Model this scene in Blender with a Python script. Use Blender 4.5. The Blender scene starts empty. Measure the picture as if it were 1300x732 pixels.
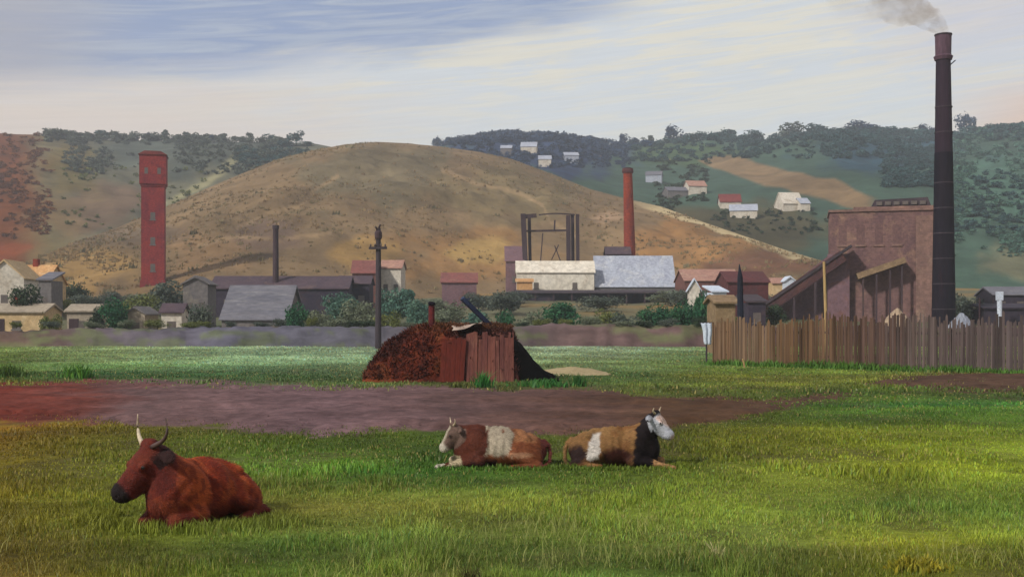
import bpy, math, random
import numpy as np
from mathutils import Vector, Matrix

random.seed(7)
RNG = np.random.default_rng(11)
SC = bpy.context.scene
COL = SC.collection

# ---------------------------------------------------------------- layout
F = 1394.0            # focal length in photo pixels (1300 wide)
EYE = 2.46            # eye height in metres
PX0, PY0 = 650.0, 405.0


def U(px):
    return (px - PX0) / F


def X(px, d):
    return (px - PX0) / F * d


def Z(py, d):
    return EYE + (PY0 - py) / F * d


def lin(c):
    c = np.asarray(c, float) / 255.0
    return np.where(c <= 0.04045, c / 12.92, ((c + 0.055) / 1.055) ** 2.4)


def A(r, g, b, k=0.80):
    v = np.clip(lin((r, g, b)) * k, 0.004, 0.85)
    return (float(v[0]), float(v[1]), float(v[2]))


# ---------------------------------------------------------------- noise
_perm = np.random.default_rng(3).permutation(4096)
_vals = np.random.default_rng(4).random(4096)


def vnoise(x, y):
    x = np.asarray(x, float); y = np.asarray(y, float)
    xi = np.floor(x).astype(np.int64); yi = np.floor(y).astype(np.int64)
    fx = x - xi; fy = y - yi
    fx = fx * fx * (3 - 2 * fx); fy = fy * fy * (3 - 2 * fy)

    def h(a, b):
        return _vals[_perm[(_perm[a & 4095] + b) & 4095]]
    return (h(xi, yi) * (1 - fx) + h(xi + 1, yi) * fx) * (1 - fy) + (h(xi, yi + 1) * (1 - fx) + h(xi + 1, yi + 1) * fx) * fy


def fbm(x, y, o=4):
    s = 0; a = 0.5; t = 0
    for i in range(o):
        s = s + a * vnoise(np.asarray(x) * 2 ** i + 17.3 * i, np.asarray(y) * 2 ** i + 9.1 * i)
        t += a; a *= 0.5
    return s / t


def sstep(a, b, x):
    t = np.clip((np.asarray(x, float) - a) / (b - a), 0, 1)
    return t * t * (3 - 2 * t)


def blend(c, col, w):
    w = np.clip(w, 0, 1)[..., None]
    return c * (1 - w) + np.asarray(col) * w


# ---------------------------------------------------------------- terrain
def base_z(x, y):
    rise = np.where(y > 103, (y - 103) * 0.062, 0.0)
    rise = np.where(y > 320, 217 * 0.062 + (y - 320) * 0.02, rise)
    bumps = (fbm(x * 0.35 + 50, y * 0.35, 3) - 0.5) * 0.10 + (fbm(x * 0.06, y * 0.06 + 30, 2) - 0.5) * 0.16 * sstep(14, 40, y)
    rough = (fbm(x * 0.09 + 5, y * 0.09 + 70, 3) - 0.5) * 1.4 * sstep(108, 140, y)
    return rise + bumps + rough


BH_PX = [-200, 40, 100, 150, 200, 260, 310, 350, 400, 440, 480, 520, 560, 610, 650, 700, 750, 800, 840, 900, 950, 1000, 1045, 1090, 1200]
BH_PY = [420, 330, 305, 288, 268, 240, 219, 203, 190, 183, 180, 182, 186, 193, 202, 220, 240, 253, 262, 284, 301, 318, 331, 350, 425]
BR_PX = [-200, 60, 200, 480, 650, 840, 1045, 1200]
BR_D = [240, 260, 330, 430, 420, 350, 262, 240]


def hill_shape(y, foot, ridge, zf, H, back):
    t = (y - foot) / (ridge - foot)
    tc = np.clip(t, 0, 1)
    up = zf + (H - zf) * (1.3 * tc - 0.3 * tc * tc)
    return np.where(t > 1, H - back * (y - ridge) - 0.0006 * (y - ridge) ** 2, up)


def brown_z(x, y):
    px = PX0 + F * x / y
    wob = (fbm(px * 0.012, y * 0.01, 4) - 0.5)
    R = np.interp(px, BR_PX, BR_D)
    H = EYE + (PY0 - np.interp(px, BH_PX, BH_PY)) / F * R
    foot = 180 + 52 * sstep(330, 720, px) - 30 * sstep(860, 1030, px)
    foot = np.minimum(foot, R - 30)
    t = np.clip((y - foot) / (R - foot), 0, 1)
    z = hill_shape(y, foot, R, base_z(x, foot) - 0.8, H, 0.12)
    wx_ = x + (fbm(x * 0.02 + 3, y * 0.02, 3) - 0.5) * 60
    gully = (fbm(wx_ * 0.03, y * 0.014 + 3, 5) - 0.5) * 7.0 * sstep(.05, .5, t) * np.sin(np.pi * t) * np.clip(H / 60, 0.05, 1)
    gully = gully + (fbm(x * 0.10, y * 0.10, 5) - 0.5) * 4.2 * np.sin(np.pi * t)
    z = z + gully + wob * 3.0 * np.sin(np.pi * t)
    return np.where(y < foot, base_z(x, y) - 1.0, z)


LH_PX = [-900, -60, 0, 60, 150, 250, 330, 400, 470, 560, 640]
LH_PY = [180, 172, 171, 174, 177, 179, 180, 182, 196, 230, 270]
RH_PX = [380, 470, 540, 580, 640, 720, 780, 830, 900, 960, 1040, 1120, 1200, 1300, 1420, 2200]
RH_PY = [250, 215, 191, 182, 172, 176, 184, 183, 176, 179, 172, 168, 172, 164, 168, 175]


def far_z(x, y, which):
    px = PX0 + F * x / y
    if which == 'left':
        R = np.full_like(px, 600.0); py = np.interp(px, LH_PX, LH_PY); foot = 285.0
    else:
        R = np.full_like(px, 740.0); py = np.interp(px, RH_PX, RH_PY); foot = 262.0
    H = EYE + (PY0 - py) / F * R
    t = np.clip((y - foot) / (R - foot), 0, 1)
    z = hill_shape(y, foot, R, base_z(x, np.full_like(px, foot)) - 1.5, H, 0.08)
    z = z + (fbm(px * 0.006 + 8, y * 0.006, 4) - 0.5) * 26 * np.sin(np.pi * t) * np.where(t < 1, 1, 0)
    return np.where(y < foot, base_z(x, y) - 1.5, z)


def gz(x, y):
    x = np.atleast_1d(np.asarray(x, float)); y = np.atleast_1d(np.asarray(y, float))
    z = base_z(x, y)
    m = (y > 175) & (y < 800)
    if m.any():
        z = z.copy()
        zz = np.maximum(z[m], brown_z(x[m], y[m]))
        zz = np.maximum(zz, far_z(x[m], y[m], 'left'))
        zz = np.maximum(zz, far_z(x[m], y[m], 'right'))
        z[m] = zz
    return z


def gz1(x, y):
    return float(gz(x, y)[0])


def hit(px, py, dmin=110, dmax=900):
    """first terrain point seen at a direction"""
    d = np.arange(dmin, dmax, 0.5)
    z = gz(U(px) * d, d)
    zr = Z(py, d)
    k = np.argmax(zr <= z)
    if not (zr <= z).any():
        k = int(np.argmax((z - EYE) / d))
    return float(U(px) * d[k]), float(d[k]), float(z[k])


# ---------------------------------------------------------------- zones of the meadow
ROWS = [425, 440, 460, 478, 515, 550, 590, 640, 690, 740]
COLS = [-60, 0, 150, 330, 560, 760, 950, 1150, 1300, 1360]
TAB = np.array([
    [(95, 110, 60), (100, 115, 60), (122, 138, 95), (128, 148, 112), (118, 134, 108), (122, 138, 110), (100, 118, 70), (90, 105, 55), (90, 95, 55), (90, 95, 55)],
    [(90, 108, 48), (95, 110, 50), (120, 136, 88), (126, 147, 108), (116, 131, 102), (120, 136, 106), (96, 116, 62), (90, 105, 50), (90, 95, 50), (90, 95, 50)],
    [(80, 100, 38), (85, 105, 40), (105, 126, 75), (110, 136, 95), (100, 120, 80), (112, 128, 80), (78, 106, 40), (70, 96, 36), (85, 86, 40), (85, 86, 40)],
    [(70, 92, 35), (70, 95, 35), (58, 96, 50), (62, 94, 52), (70, 82, 40), (66, 92, 45), (106, 112, 40), (96, 102, 40), (80, 70, 40), (80, 70, 40)],
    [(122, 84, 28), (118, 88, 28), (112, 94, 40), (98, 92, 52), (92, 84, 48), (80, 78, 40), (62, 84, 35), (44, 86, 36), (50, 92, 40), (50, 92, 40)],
    [(124, 88, 25), (118, 94, 25), (106, 102, 30), (86, 102, 35), (74, 96, 35), (78, 84, 30), (106, 112, 35), (108, 122, 36), (108, 127, 40), (108, 127, 40)],
    [(120, 92, 28), (114, 104, 28), (102, 107, 38), (80, 107, 40), (64, 102, 40), (76, 94, 35), (100, 112, 40), (108, 118, 36), (116, 132, 40), (116, 132, 40)],
    [(118, 90, 32), (110, 104, 33), (102, 112, 40), (102, 102, 45), (106, 112, 50), (92, 108, 40), (100, 117, 45), (72, 92, 40), (86, 108, 45), (86, 108, 45)],
    [(118, 84, 34), (104, 94, 38), (86, 92, 35), (80, 102, 45), (80, 97, 45), (86, 102, 45), (90, 102, 50), (108, 112, 34), (96, 112, 45), (96, 112, 45)],
    [(112, 90, 35), (110, 92, 35), (86, 91, 35), (80, 97, 40), (86, 92, 40), (76, 97, 45), (86, 97, 45), (98, 102, 35), (100, 102, 45), (100, 102, 45)],
], float)
TABL = lin(TAB)


def to_pp(x, y):
    y = np.maximum(y, 0.5)
    return PX0 + F * x / y, PY0 + F * EYE / y


def zone_col(x, y):
    """grass albedo at a place on the meadow"""
    px, py = to_pp(x, y)
    px = px + (fbm(x * 0.5 + 3, y * 0.25, 3) - 0.5) * 150
    py = py + (fbm(x * 0.18 + 31, y * 0.3 + 7, 3) - 0.5) * 26 * np.clip((py - 405) / 120, 0.15, 1.2)
    ri = np.clip(np.interp(py, ROWS, np.arange(len(ROWS))), 0, len(ROWS) - 1.001)
    ci = np.clip(np.interp(px, COLS, np.arange(len(COLS))), 0, len(COLS) - 1.001)
    r0 = ri.astype(int); c0 = ci.astype(int)
    near = sstep(14, 10, y)[..., None]
    fr = (ri - r0)[..., None]; fc = (ci - c0)[..., None]
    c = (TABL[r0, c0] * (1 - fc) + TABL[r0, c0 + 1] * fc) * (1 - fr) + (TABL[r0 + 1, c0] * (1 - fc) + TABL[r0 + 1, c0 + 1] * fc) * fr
    n = fbm(x * 0.7 + 90, y * 0.45 + 12, 4)[..., None]
    n2 = fbm(x * 0.22 + 9, np.log(np.maximum(y, 2)) * 8 + 55, 3)[..., None]
    n3 = sstep(.40, .60, fbm(x * 0.10 + 19, np.log(np.maximum(y, 2)) * 7 + 5, 3))[..., None]
    c = c * (0.55 + 0.9 * n) * (0.72 + 0.5 * n2) * (0.78 + 0.44 * n3)
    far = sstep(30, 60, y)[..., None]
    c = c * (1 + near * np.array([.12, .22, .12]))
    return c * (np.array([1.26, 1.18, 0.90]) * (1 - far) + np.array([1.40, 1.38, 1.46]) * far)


PU_X = [-200, 0, 130, 300, 480, 620, 700, 800, 880, 965, 1080, 1100]
PU_Y = [484, 484, 483, 487, 490, 490, 492, 497, 503, 508, 500, 506]
PL_X = [-200, 0, 150, 330, 480, 620, 700, 760, 860, 930, 965, 1080, 1100]
PL_Y = [540, 538, 535, 546, 550, 553, 553, 549, 541, 530, 521, 507, 504]


def path_mask(x, y):
    """signed: >0 on the bare track"""
    px, py = to_pp(x, y)
    w = (fbm(x * 0.45 + 12, y * 0.3 + 5, 4) - 0.5) * 15 + (fbm(x * 2.2, y * 1.1, 3) - 0.5) * 7
    up = np.interp(px, PU_X, PU_Y) + w
    lo = np.interp(px, PL_X, PL_Y) + w * 1.3
    m1 = np.minimum(py - up, lo - py)
    m1 = np.where((px > 1095), -50, m1)
    # bare earth before the fence, right
    up2 = np.interp(px, [1090, 1130, 1200, 1300, 1500], [486, 476, 474, 472, 470]) + w * 0.6
    lo2 = np.interp(px, [1090, 1130, 1200, 1300, 1500], [486, 494, 499, 501, 503]) + w * 0.6
    m2 = np.where(px > 1085, np.minimum(py - up2, lo2 - py), -50)
    return np.maximum(m1, m2)


def path_col(x, y):
    px, py = to_pp(x, y)
    px = px + (fbm(x * 0.4, y * 0.4 + 40, 3) - 0.5) * 140
    c = np.stack([np.interp(px, [0, 110, 190, 420, 600, 720, 860, 1000, 1300], lin(v)) for v in (
        [118, 120, 120, 118, 106, 102, 92, 94, 90],
        [54, 66, 92, 92, 80, 74, 66, 68, 66],
        [42, 56, 90, 94, 76, 64, 46, 52, 52])], -1)
    n = fbm(x * 1.3 + 4, y * 0.6 + 2, 4)[..., None]
    dk = sstep(0, 0.5, fbm(x * 0.15 + 60, y * 0.8, 3) - 0.35)[..., None]
    return c * (0.50 + 0.44 * n) * (0.85 + 0.15 * dk)


# ---------------------------------------------------------------- object helpers
def link(o):
    COL.objects.link(o)
    return o


def meshobj(name, verts, faces, m, parent=None, cols=None, smooth=False, loc=None, rotz=0.0):
    me = bpy.data.meshes.new(name)
    verts = np.asarray(verts, np.float32)
    if isinstance(faces, np.ndarray):
        n, k = faces.shape
        me.vertices.add(len(verts)); me.vertices.foreach_set('co', verts.ravel())
        me.loops.add(n * k); me.loops.foreach_set('vertex_index', faces.astype(np.int32).ravel())
        me.polygons.add(n)
        me.polygons.foreach_set('loop_start', np.arange(0, n * k, k, dtype=np.int32))
        me.polygons.foreach_set('loop_total', np.full(n, k, np.int32))
        me.update(calc_edges=True)
    else:
        me.from_pydata([tuple(map(float, v)) for v in verts], [], [tuple(f) for f in faces])
    me.validate()
    if cols is not None:
        ca = me.color_attributes.new('Col', 'FLOAT_COLOR', 'POINT')
        c = np.ones((len(verts), 4), np.float32); c[:, :3] = cols
        ca.data.foreach_set('color', c.ravel())
    if smooth:
        me.polygons.foreach_set('use_smooth', np.ones(len(me.polygons), bool))
    if m is not None:
        me.materials.append(m)
    o = bpy.data.objects.new(name, me)
    link(o)
    if parent is not None:
        o.parent = parent
    if loc is not None:
        o.location = loc
    o.rotation_euler[2] = rotz
    return o


def tag(o, label=None, cat=None, group=None, kind=None):
    if label: o['label'] = label
    if cat: o['category'] = cat
    if group: o['group'] = group
    if kind: o['kind'] = kind
    return o


def thing(name, label, cat, loc, rotz=0.0, group=None):
    o = bpy.data.objects.new(name, None)
    o.empty_display_size = 0.3
    link(o)
    o.location = loc; o.rotation_euler[2] = rotz
    return tag(o, label, cat, group)


def copy_tree(o, parent=None):
    c = o.copy(); COL.objects.link(c)
    if parent is not None: c.parent = parent
    for ch in list(o.children):
        copy_tree(ch, c)
    return c


class MB:
    def __init__(s):
        s.v = []; s.f = []

    def add(s, vs, fs):
        b = len(s.v)
        s.v += [tuple(map(float, q)) for q in vs]
        s.f += [tuple(i + b for i in q) for q in fs]

    def box(s, x0, x1, y0, y1, z0, z1, jit=0.0):
        v = [(x0, y0, z0), (x1, y0, z0), (x1, y1, z0), (x0, y1, z0), (x0, y0, z1), (x1, y0, z1), (x1, y1, z1), (x0, y1, z1)]
        if jit:
            v = [tuple(c + random.uniform(-jit, jit) for c in p) for p in v]
        s.add(v, [(0, 3, 2, 1), (4, 5, 6, 7), (0, 1, 5, 4), (1, 2, 6, 5), (2, 3, 7, 6), (3, 0, 4, 7)])
        return s

    def prism(s, pts, y0, y1):
        """pts: outline in x,z, extruded along y"""
        n = len(pts)
        v = [(p[0], y0, p[1]) for p in pts] + [(p[0], y1, p[1]) for p in pts]
        f = [tuple(range(n)), tuple(range(2 * n - 1, n - 1, -1))]
        for i in range(n):
            j = (i + 1) % n
            f.append((i, i + n, j + n, j))
        s.add(v, f)
        return s

    def tube(s, pts, rads, seg=10, cap=True, sq=1.0):
        pts = [Vector(p) for p in pts]
        rings = []
        for i, p in enumerate(pts):
            t = (pts[min(i + 1, len(pts) - 1)] - pts[max(i - 1, 0)]).normalized()
            a = t.orthogonal().normalized() if abs(t.z) < 0.99 else Vector((1, 0, 0))
            if abs(t.z) < 0.99:
                a = t.cross(Vector((0, 0, 1))).normalized()
            b = t.cross(a)
            rings.append([p + a * math.cos(k * 2 * math.pi / seg) * rads[i] + b * math.sin(k * 2 * math.pi / seg) * rads[i] * sq for k in range(seg)])
        v = [q for r in rings for q in r]
        f = []
        for i in range(len(rings) - 1):
            for k in range(seg):
                f.append((i * seg + k, i * seg + (k + 1) % seg, (i + 1) * seg + (k + 1) % seg, (i + 1) * seg + k))
        if cap:
            f.append(tuple(range(seg - 1, -1, -1)))
            f.append(tuple((len(rings) - 1) * seg + k for k in range(seg)))
        s.add(v, f)
        return s

    def bar(s, p, q, w, h):
        p = Vector(p); q = Vector(q); t = (q - p).normalized()
        a = t.cross(Vector((0, 0, 1)))
        a = Vector((1, 0, 0)) if a.length < 0.05 else a.normalized()
        b = t.cross(a).normalized()
        v = []
        for c in (p, q):
            for (i, j) in ((-1, -1), (1, -1), (1, 1), (-1, 1)):
                v.append(c + a * i * w / 2 + b * j * h / 2)
        s.add(v, [(0, 1, 2, 3), (7, 6, 5, 4), (0, 4, 5, 1), (1, 5, 6, 2), (2, 6, 7, 3), (3, 7, 4, 0)])
        return s

    def build(s, name, m, parent=None, smooth=False, fix=True, **k):
        o = meshobj(name, s.v, s.f, m, parent, smooth=smooth, **k)
        if fix:
            import bmesh
            bm = bmesh.new(); bm.from_mesh(o.data)
            bmesh.ops.recalc_face_normals(bm, faces=bm.faces)
            bm.to_mesh(o.data); bm.free()
        return o


# ---------------------------------------------------------------- materials
def newmat(name):
    m = bpy.data.materials.new(name)
    m.use_nodes = True
    nt = m.node_tree
    nt.nodes.clear()
    out = nt.nodes.new('ShaderNodeOutputMaterial')
    b = nt.nodes.new('ShaderNodeBsdfPrincipled')
    nt.links.new(b.outputs[0], out.inputs['Surface'])
    b.inputs['Specular IOR Level'].default_value = 0.2
    b.inputs['Roughness'].default_value = 0.9
    return m, nt, b


def N(nt, t, **k):
    n = nt.nodes.new(t)
    for a, v in k.items():
        setattr(n, a, v)
    return n


def mixc(nt, a, b, fac, mode='MIX'):
    n = nt.nodes.new('ShaderNodeMix'); n.data_type = 'RGBA'; n.blend_type = mode
    for s, v in ((n.inputs[0], fac), (n.inputs[6], a), (n.inputs[7], b)):
        if hasattr(v, 'is_output'):
            nt.links.new(v, s)
        elif s == n.inputs[0]:
            s.default_value = v
        else:
            s.default_value = (*v, 1) if len(v) == 3 else v
    return n.outputs[2]


def noise(nt, vec, scale, detail=5, rough=0.6, stretch=None, dist=0.0):
    if stretch:
        mp = N(nt, 'ShaderNodeMapping'); mp.inputs['Scale'].default_value = stretch
        nt.links.new(vec, mp.inputs['Vector']); vec = mp.outputs[0]
    n = N(nt, 'ShaderNodeTexNoise')
    n.inputs['Scale'].default_value = scale; n.inputs['Detail'].default_value = detail
    n.inputs['Roughness'].default_value = rough; n.inputs['Distortion'].default_value = dist
    nt.links.new(vec, n.inputs['Vector'])
    return n.outputs['Fac']


def ramp(nt, fac, a, b):
    n = N(nt, 'ShaderNodeMapRange'); n.inputs['From Min'].default_value = a; n.inputs['From Max'].default_value = b
    nt.links.new(fac, n.inputs['Value'])
    return n.outputs[0]


def pmat(name, c1, c2, c3=None, scale=1.0, stretch=None, fine=8.0, bump=0.3, rough=0.9, spec=0.2, brick=None, bdist=0.05):
    m, nt, b = newmat(name)
    tc = N(nt, 'ShaderNodeTexCoord'); v = tc.outputs['Object']
    big = ramp(nt, noise(nt, v, scale, 5, 0.6, stretch, 0.4), 0.34, 0.66)
    c = mixc(nt, c1, c2, big)
    if c3 is not None:
        st = ramp(nt, noise(nt, v, scale * 0.7 + 0.13, 6, 0.7, stretch, 1.0), 0.54, 0.68)
        c = mixc(nt, c, c3, st)
    fn = noise(nt, v, fine, 6, 0.7, stretch)
    g = N(nt, 'ShaderNodeMapRange')
    g.inputs['From Min'].default_value = 0.3; g.inputs['From Max'].default_value = 0.7
    g.inputs['To Min'].default_value = 0.68; g.inputs['To Max'].default_value = 1.28
    nt.links.new(fn, g.inputs['Value'])
    c = mixc(nt, c, g.outputs[0], 1.0, 'MULTIPLY')
    if brick:
        mp = N(nt, 'ShaderNodeMapping'); mp.inputs['Rotation'].default_value = (math.pi / 2, 0, 0)
        nt.links.new(v, mp.inputs['Vector'])
        bt = N(nt, 'ShaderNodeTexBrick'); bt.inputs['Scale'].default_value = brick
        bt.inputs['Color1'].default_value = (0.8, 0.8, 0.8, 1); bt.inputs['Color2'].default_value = (1.15, 1.1, 1.05, 1)
        bt.inputs['Mortar'].default_value = (1.1, 1.15, 1.2, 1)
        nt.links.new(mp.outputs[0], bt.inputs['Vector'])
        c = mixc(nt, c, bt.outputs['Color'], 0.8, 'MULTIPLY')
    nt.links.new(c, b.inputs['Base Color'])
    b.inputs['Roughness'].default_value = rough
    b.inputs['Specular IOR Level'].default_value = spec
    if bump:
        bp = N(nt, 'ShaderNodeBump'); bp.inputs['Strength'].default_value = bump; bp.inputs['Distance'].default_value = bdist
        nt.links.new(fn, bp.inputs['Height']); nt.links.new(bp.outputs[0], b.inputs['Normal'])
    return m


def attrmat(name, scale=1.0, lo=0.7, hi=1.3, stretch=None, bump=0.4, bdist=0.05, rough=0.95, spec=0.1, scale2=None, transl=0.0):
    m, nt, b = newmat(name)
    at = N(nt, 'ShaderNodeVertexColor'); at.layer_name = 'Col'
    tc = N(nt, 'ShaderNodeTexCoord'); v = tc.outputs['Object']
    c = at.outputs[0]
    if hi > lo:
        fn = noise(nt, v, scale, 8, 0.7, stretch)
        g = N(nt, 'ShaderNodeMapRange')
        for q, w in (('From Min', 0.3), ('From Max', 0.7), ('To Min', lo), ('To Max', hi)):
            g.inputs[q].default_value = w
        nt.links.new(fn, g.inputs['Value'])
        c = mixc(nt, c, g.outputs[0], 1.0, 'MULTIPLY')
        if scale2:
            f2 = noise(nt, v, scale2, 5, 0.6, stretch, 0.5)
            g2 = N(nt, 'ShaderNodeMapRange')
            for q, w in (('From Min', 0.35), ('From Max', 0.65), ('To Min', 0.8), ('To Max', 1.2)):
                g2.inputs[q].default_value = w
            nt.links.new(f2, g2.inputs['Value'])
            c = mixc(nt, c, g2.outputs[0], 1.0, 'MULTIPLY')
        if bump:
            bp = N(nt, 'ShaderNodeBump'); bp.inputs['Strength'].default_value = bump; bp.inputs['Distance'].default_value = bdist
            nt.links.new(fn, bp.inputs['Height']); nt.links.new(bp.outputs[0], b.inputs['Normal'])
    nt.links.new(c, b.inputs['Base Color'])
    b.inputs['Roughness'].default_value = rough
    b.inputs['Specular IOR Level'].default_value = spec
    if transl:
        tr = N(nt, 'ShaderNodeBsdfTranslucent'); nt.links.new(c, tr.inputs[0])
        mx = N(nt, 'ShaderNodeMixShader'); mx.inputs[0].default_value = transl
        nt.links.new(b.outputs[0], mx.inputs[1]); nt.links.new(tr.outputs[0], mx.inputs[2])
        nt.links.new(mx.outputs[0], nt.nodes['Material Output'].inputs['Surface'])
    return m


M = {}
M['ground'] = attrmat('meadow_ground', 5.0, 0.55, 1.45, bump=0.6, bdist=0.04, scale2=0.6)
M['hill'] = attrmat('hill_ground', 0.09, 0.72, 1.3, bump=0.8, bdist=1.2, scale2=0.02)
M['soil'] = attrmat('bare_soil', 3.0, 0.6, 1.4, bump=0.8, bdist=0.05, scale2=0.4)
M['grass'] = attrmat('grass_blade', 1, 1, 1, bump=0, rough=0.6, spec=0.25, transl=0.25)
M['leaf'] = attrmat('foliage', 1, 1, 1, bump=0, rough=0.7, spec=0.2, transl=0.2)
M['coat'] = attrmat('cow_coat', 1, 1, 1, bump=0, rough=.7, spec=.2)
M['cow'] = attrmat('cow_hide', 16.0, 0.6, 1.4, stretch=(0.35, 1, 1), bump=0.7, bdist=0.03, rough=0.8, spec=0.15, scale2=3.0)
M['bark'] = pmat('bark', A(70, 60, 50), A(50, 44, 38), scale=2, fine=10, bump=0.5)
M['tower_brick'] = pmat('tower_brick', A(150, 58, 50), A(126, 46, 54), A(104, 38, 48), scale=0.35, fine=3, bump=0.4, brick=1.6)
M['stack_brick'] = pmat('stack_brick', A(150, 66, 42), A(125, 52, 40), A(100, 46, 40), scale=0.4, fine=3, bump=0.4, brick=1.6)
M['mill_brick'] = pmat('mill_brick', A(128, 98, 92), A(104, 78, 80), A(146, 116, 98), scale=0.25, fine=2.2, bump=0.4, brick=1.1)
M['mill_light'] = pmat('mill_light', A(138, 108, 98), A(118, 92, 86), A(146, 120, 104), scale=0.3, fine=2.2, bump=0.4, brick=1.1)
M['black_iron'] = pmat('sooty_iron', A(30, 22, 32), A(20, 18, 30), A(50, 26, 36), scale=0.5, stretch=(1, 1, 0.15), fine=4, bump=0.3, rough=0.85, spec=0.1)
M['soot_top'] = pmat('weathered_iron', A(96, 70, 82), A(78, 54, 68), A(64, 44, 60), scale=0.6, stretch=(1, 1, 0.2), fine=4, bump=0.3, rough=0.7)
M['dark_roof'] = pmat('dark_roof', A(62, 54, 60), A(78, 66, 72), A(50, 44, 48), scale=0.5, fine=3, bump=0.4)
M['purple_roof'] = pmat('purple_roof', A(88, 72, 78), A(74, 62, 72), A(104, 84, 80), scale=0.35, fine=2.5, bump=0.4)
M['grey_roof'] = pmat('grey_roof', A(118, 116, 122), A(100, 100, 110), A(134, 132, 134), scale=0.4, stretch=(0.4, 1, 3), fine=2.5, bump=0.4)
M['blue_roof'] = pmat('pale_blue_roof', A(176, 182, 194), A(154, 158, 172), A(190, 192, 196), scale=0.3, fine=2, bump=0.4)
M['grey_wall'] = pmat('grey_wall', A(120, 114, 112), A(104, 100, 102), A(134, 126, 116), scale=0.5, fine=3, bump=0.3)
M['pale_wall'] = pmat('pale_plaster', A(172, 158, 138), A(150, 138, 122), A(184, 172, 150), scale=0.5, fine=3, bump=0.3)
M['white_wall'] = pmat('limewash', A(216, 208, 194), A(196, 186, 170), A(170, 156, 138), scale=0.35, fine=2.5, bump=0.3)
M['bright_wall'] = pmat('fresh_limewash', A(232, 224, 208), A(214, 204, 186), A(186, 172, 154), scale=0.3, fine=1.2, bump=0.5)
M['cream_wall'] = pmat('cream_wall', A(206, 178, 136), A(188, 160, 116), A(214, 192, 154), scale=0.5, fine=3, bump=0.3)
M['peach_roof'] = pmat('peach_roof', A(206, 162, 112), A(190, 140, 92), A(216, 180, 134), scale=0.6, fine=3, bump=0.3)
M['red_roof'] = pmat('red_roof', A(128, 60, 54), A(108, 52, 52), A(142, 76, 62), scale=0.5, fine=3, bump=0.4)
M['rose_roof'] = pmat('faded_red_roof', A(138, 84, 78), A(120, 78, 74), A(150, 104, 90), scale=0.5, fine=3, bump=0.4)
M['pink_roof'] = pmat('pink_roof', A(176, 136, 118), A(156, 116, 104), A(186, 154, 134), scale=0.4, fine=2, bump=0.3)
M['pink_wall'] = pmat('dusky_wall', A(124, 80, 72), A(106, 72, 66), A(134, 94, 82), scale=0.4, fine=3, bump=0.3)
M['maroon_wall'] = pmat('maroon_wall', A(100, 54, 54), A(84, 50, 52), A(90, 62, 62), scale=0.4, fine=3, bump=0.3)
M['dark_wall'] = pmat('dark_wall', A(62, 54, 66), A(50, 46, 60), A(74, 58, 62), scale=0.4, fine=3, bump=0.3)
M['violet_wall'] = pmat('violet_wall', A(128, 98, 102), A(112, 88, 96), A(120, 84, 76), scale=0.4, fine=3, bump=0.3)
M['window'] = pmat('dark_glass', A(92, 84, 80), A(102, 92, 86), scale=1, fine=3, bump=0, rough=0.4, spec=0.5)
M['timber'] = pmat('dark_timber', A(74, 58, 62), A(60, 48, 54), A(88, 68, 62), scale=0.8, stretch=(1, 1, 0.2), fine=5, bump=0.4)
M['pole_wood'] = pmat('pole_wood', A(72, 64, 68), A(58, 50, 58), A(84, 76, 74), scale=1.0, stretch=(1, 1, 0.12), fine=8, bump=0.4)
M['pale_wood'] = pmat('pale_wood', A(186, 156, 108), A(164, 134, 90), A(196, 170, 126), scale=1.0, stretch=(1, 1, 0.15), fine=8, bump=0.3)
M['tar_wood'] = pmat('tarred_wood', A(34, 36, 46), A(42, 46, 64), A(26, 26, 32), scale=1.0, stretch=(1, 1, 0.3), fine=8, bump=0.4)
M['blue_plank'] = pmat('blue_black_plank', A(48, 56, 84), A(34, 38, 54), A(60, 74, 104), scale=1.4, fine=8, bump=0.3)
M['tar'] = pmat('tar_felt', A(18, 16, 16), A(14, 13, 14), A(26, 20, 19), scale=1.5, fine=9, bump=0.6, spec=.03, rough=1.0)  # near-black, holds the shade of the hut's right wing; also fills the flue mouth
M['thatch'] = attrmat('hut_sods', 6.0, 0.6, 1.4, stretch=(1, 1, 0.6), bump=0.9, bdist=0.08, scale2=1.4)
M['hut_board'] = pmat('hut_boards', A(122, 74, 62), A(96, 56, 52), A(134, 92, 76), scale=2.2, stretch=(1, 1, 0.08), fine=14, bump=0.5)
M['hut_door'] = pmat('rust_red_door', A(104, 40, 26), A(86, 32, 23), A(116, 50, 31), scale=1.2, stretch=(1, 1, 0.3), fine=9, bump=0.4)
M['rust_pipe'] = pmat('rusty_pipe', A(122, 44, 40), A(78, 34, 38), A(60, 40, 52), scale=3, fine=14, bump=0.4)
M['cloth'] = pmat('white_cloth', A(190, 172, 156), A(164, 142, 128), scale=2, fine=10, bump=0.2)
M['sheet'] = pmat('white_linen', A(212, 220, 232), A(194, 206, 222), scale=1.5, fine=6, bump=0.2)
M['horn'] = pmat('horn', A(206, 190, 160), A(176, 156, 128), scale=6, fine=30, bump=0.1, rough=0.5, spec=0.4)
M['dark_horn'] = pmat('dark_horn', A(92, 70, 62), A(66, 50, 48), scale=6, fine=30, bump=0.1, rough=0.5, spec=0.4)
M['eye'] = pmat('cow_eye', A(26, 20, 18), A(34, 26, 22), scale=6, fine=20, bump=0, rough=0.15, spec=0.6)
M['heap'] = pmat('stone_heap', A(178, 156, 130), A(152, 132, 112), A(192, 176, 152), scale=0.8, fine=4, bump=0.6)
M['slag'] = pmat('slag_heap', A(142, 148, 158), A(118, 122, 138), A(174, 176, 180), scale=0.8, fine=4, bump=0.6)
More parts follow.
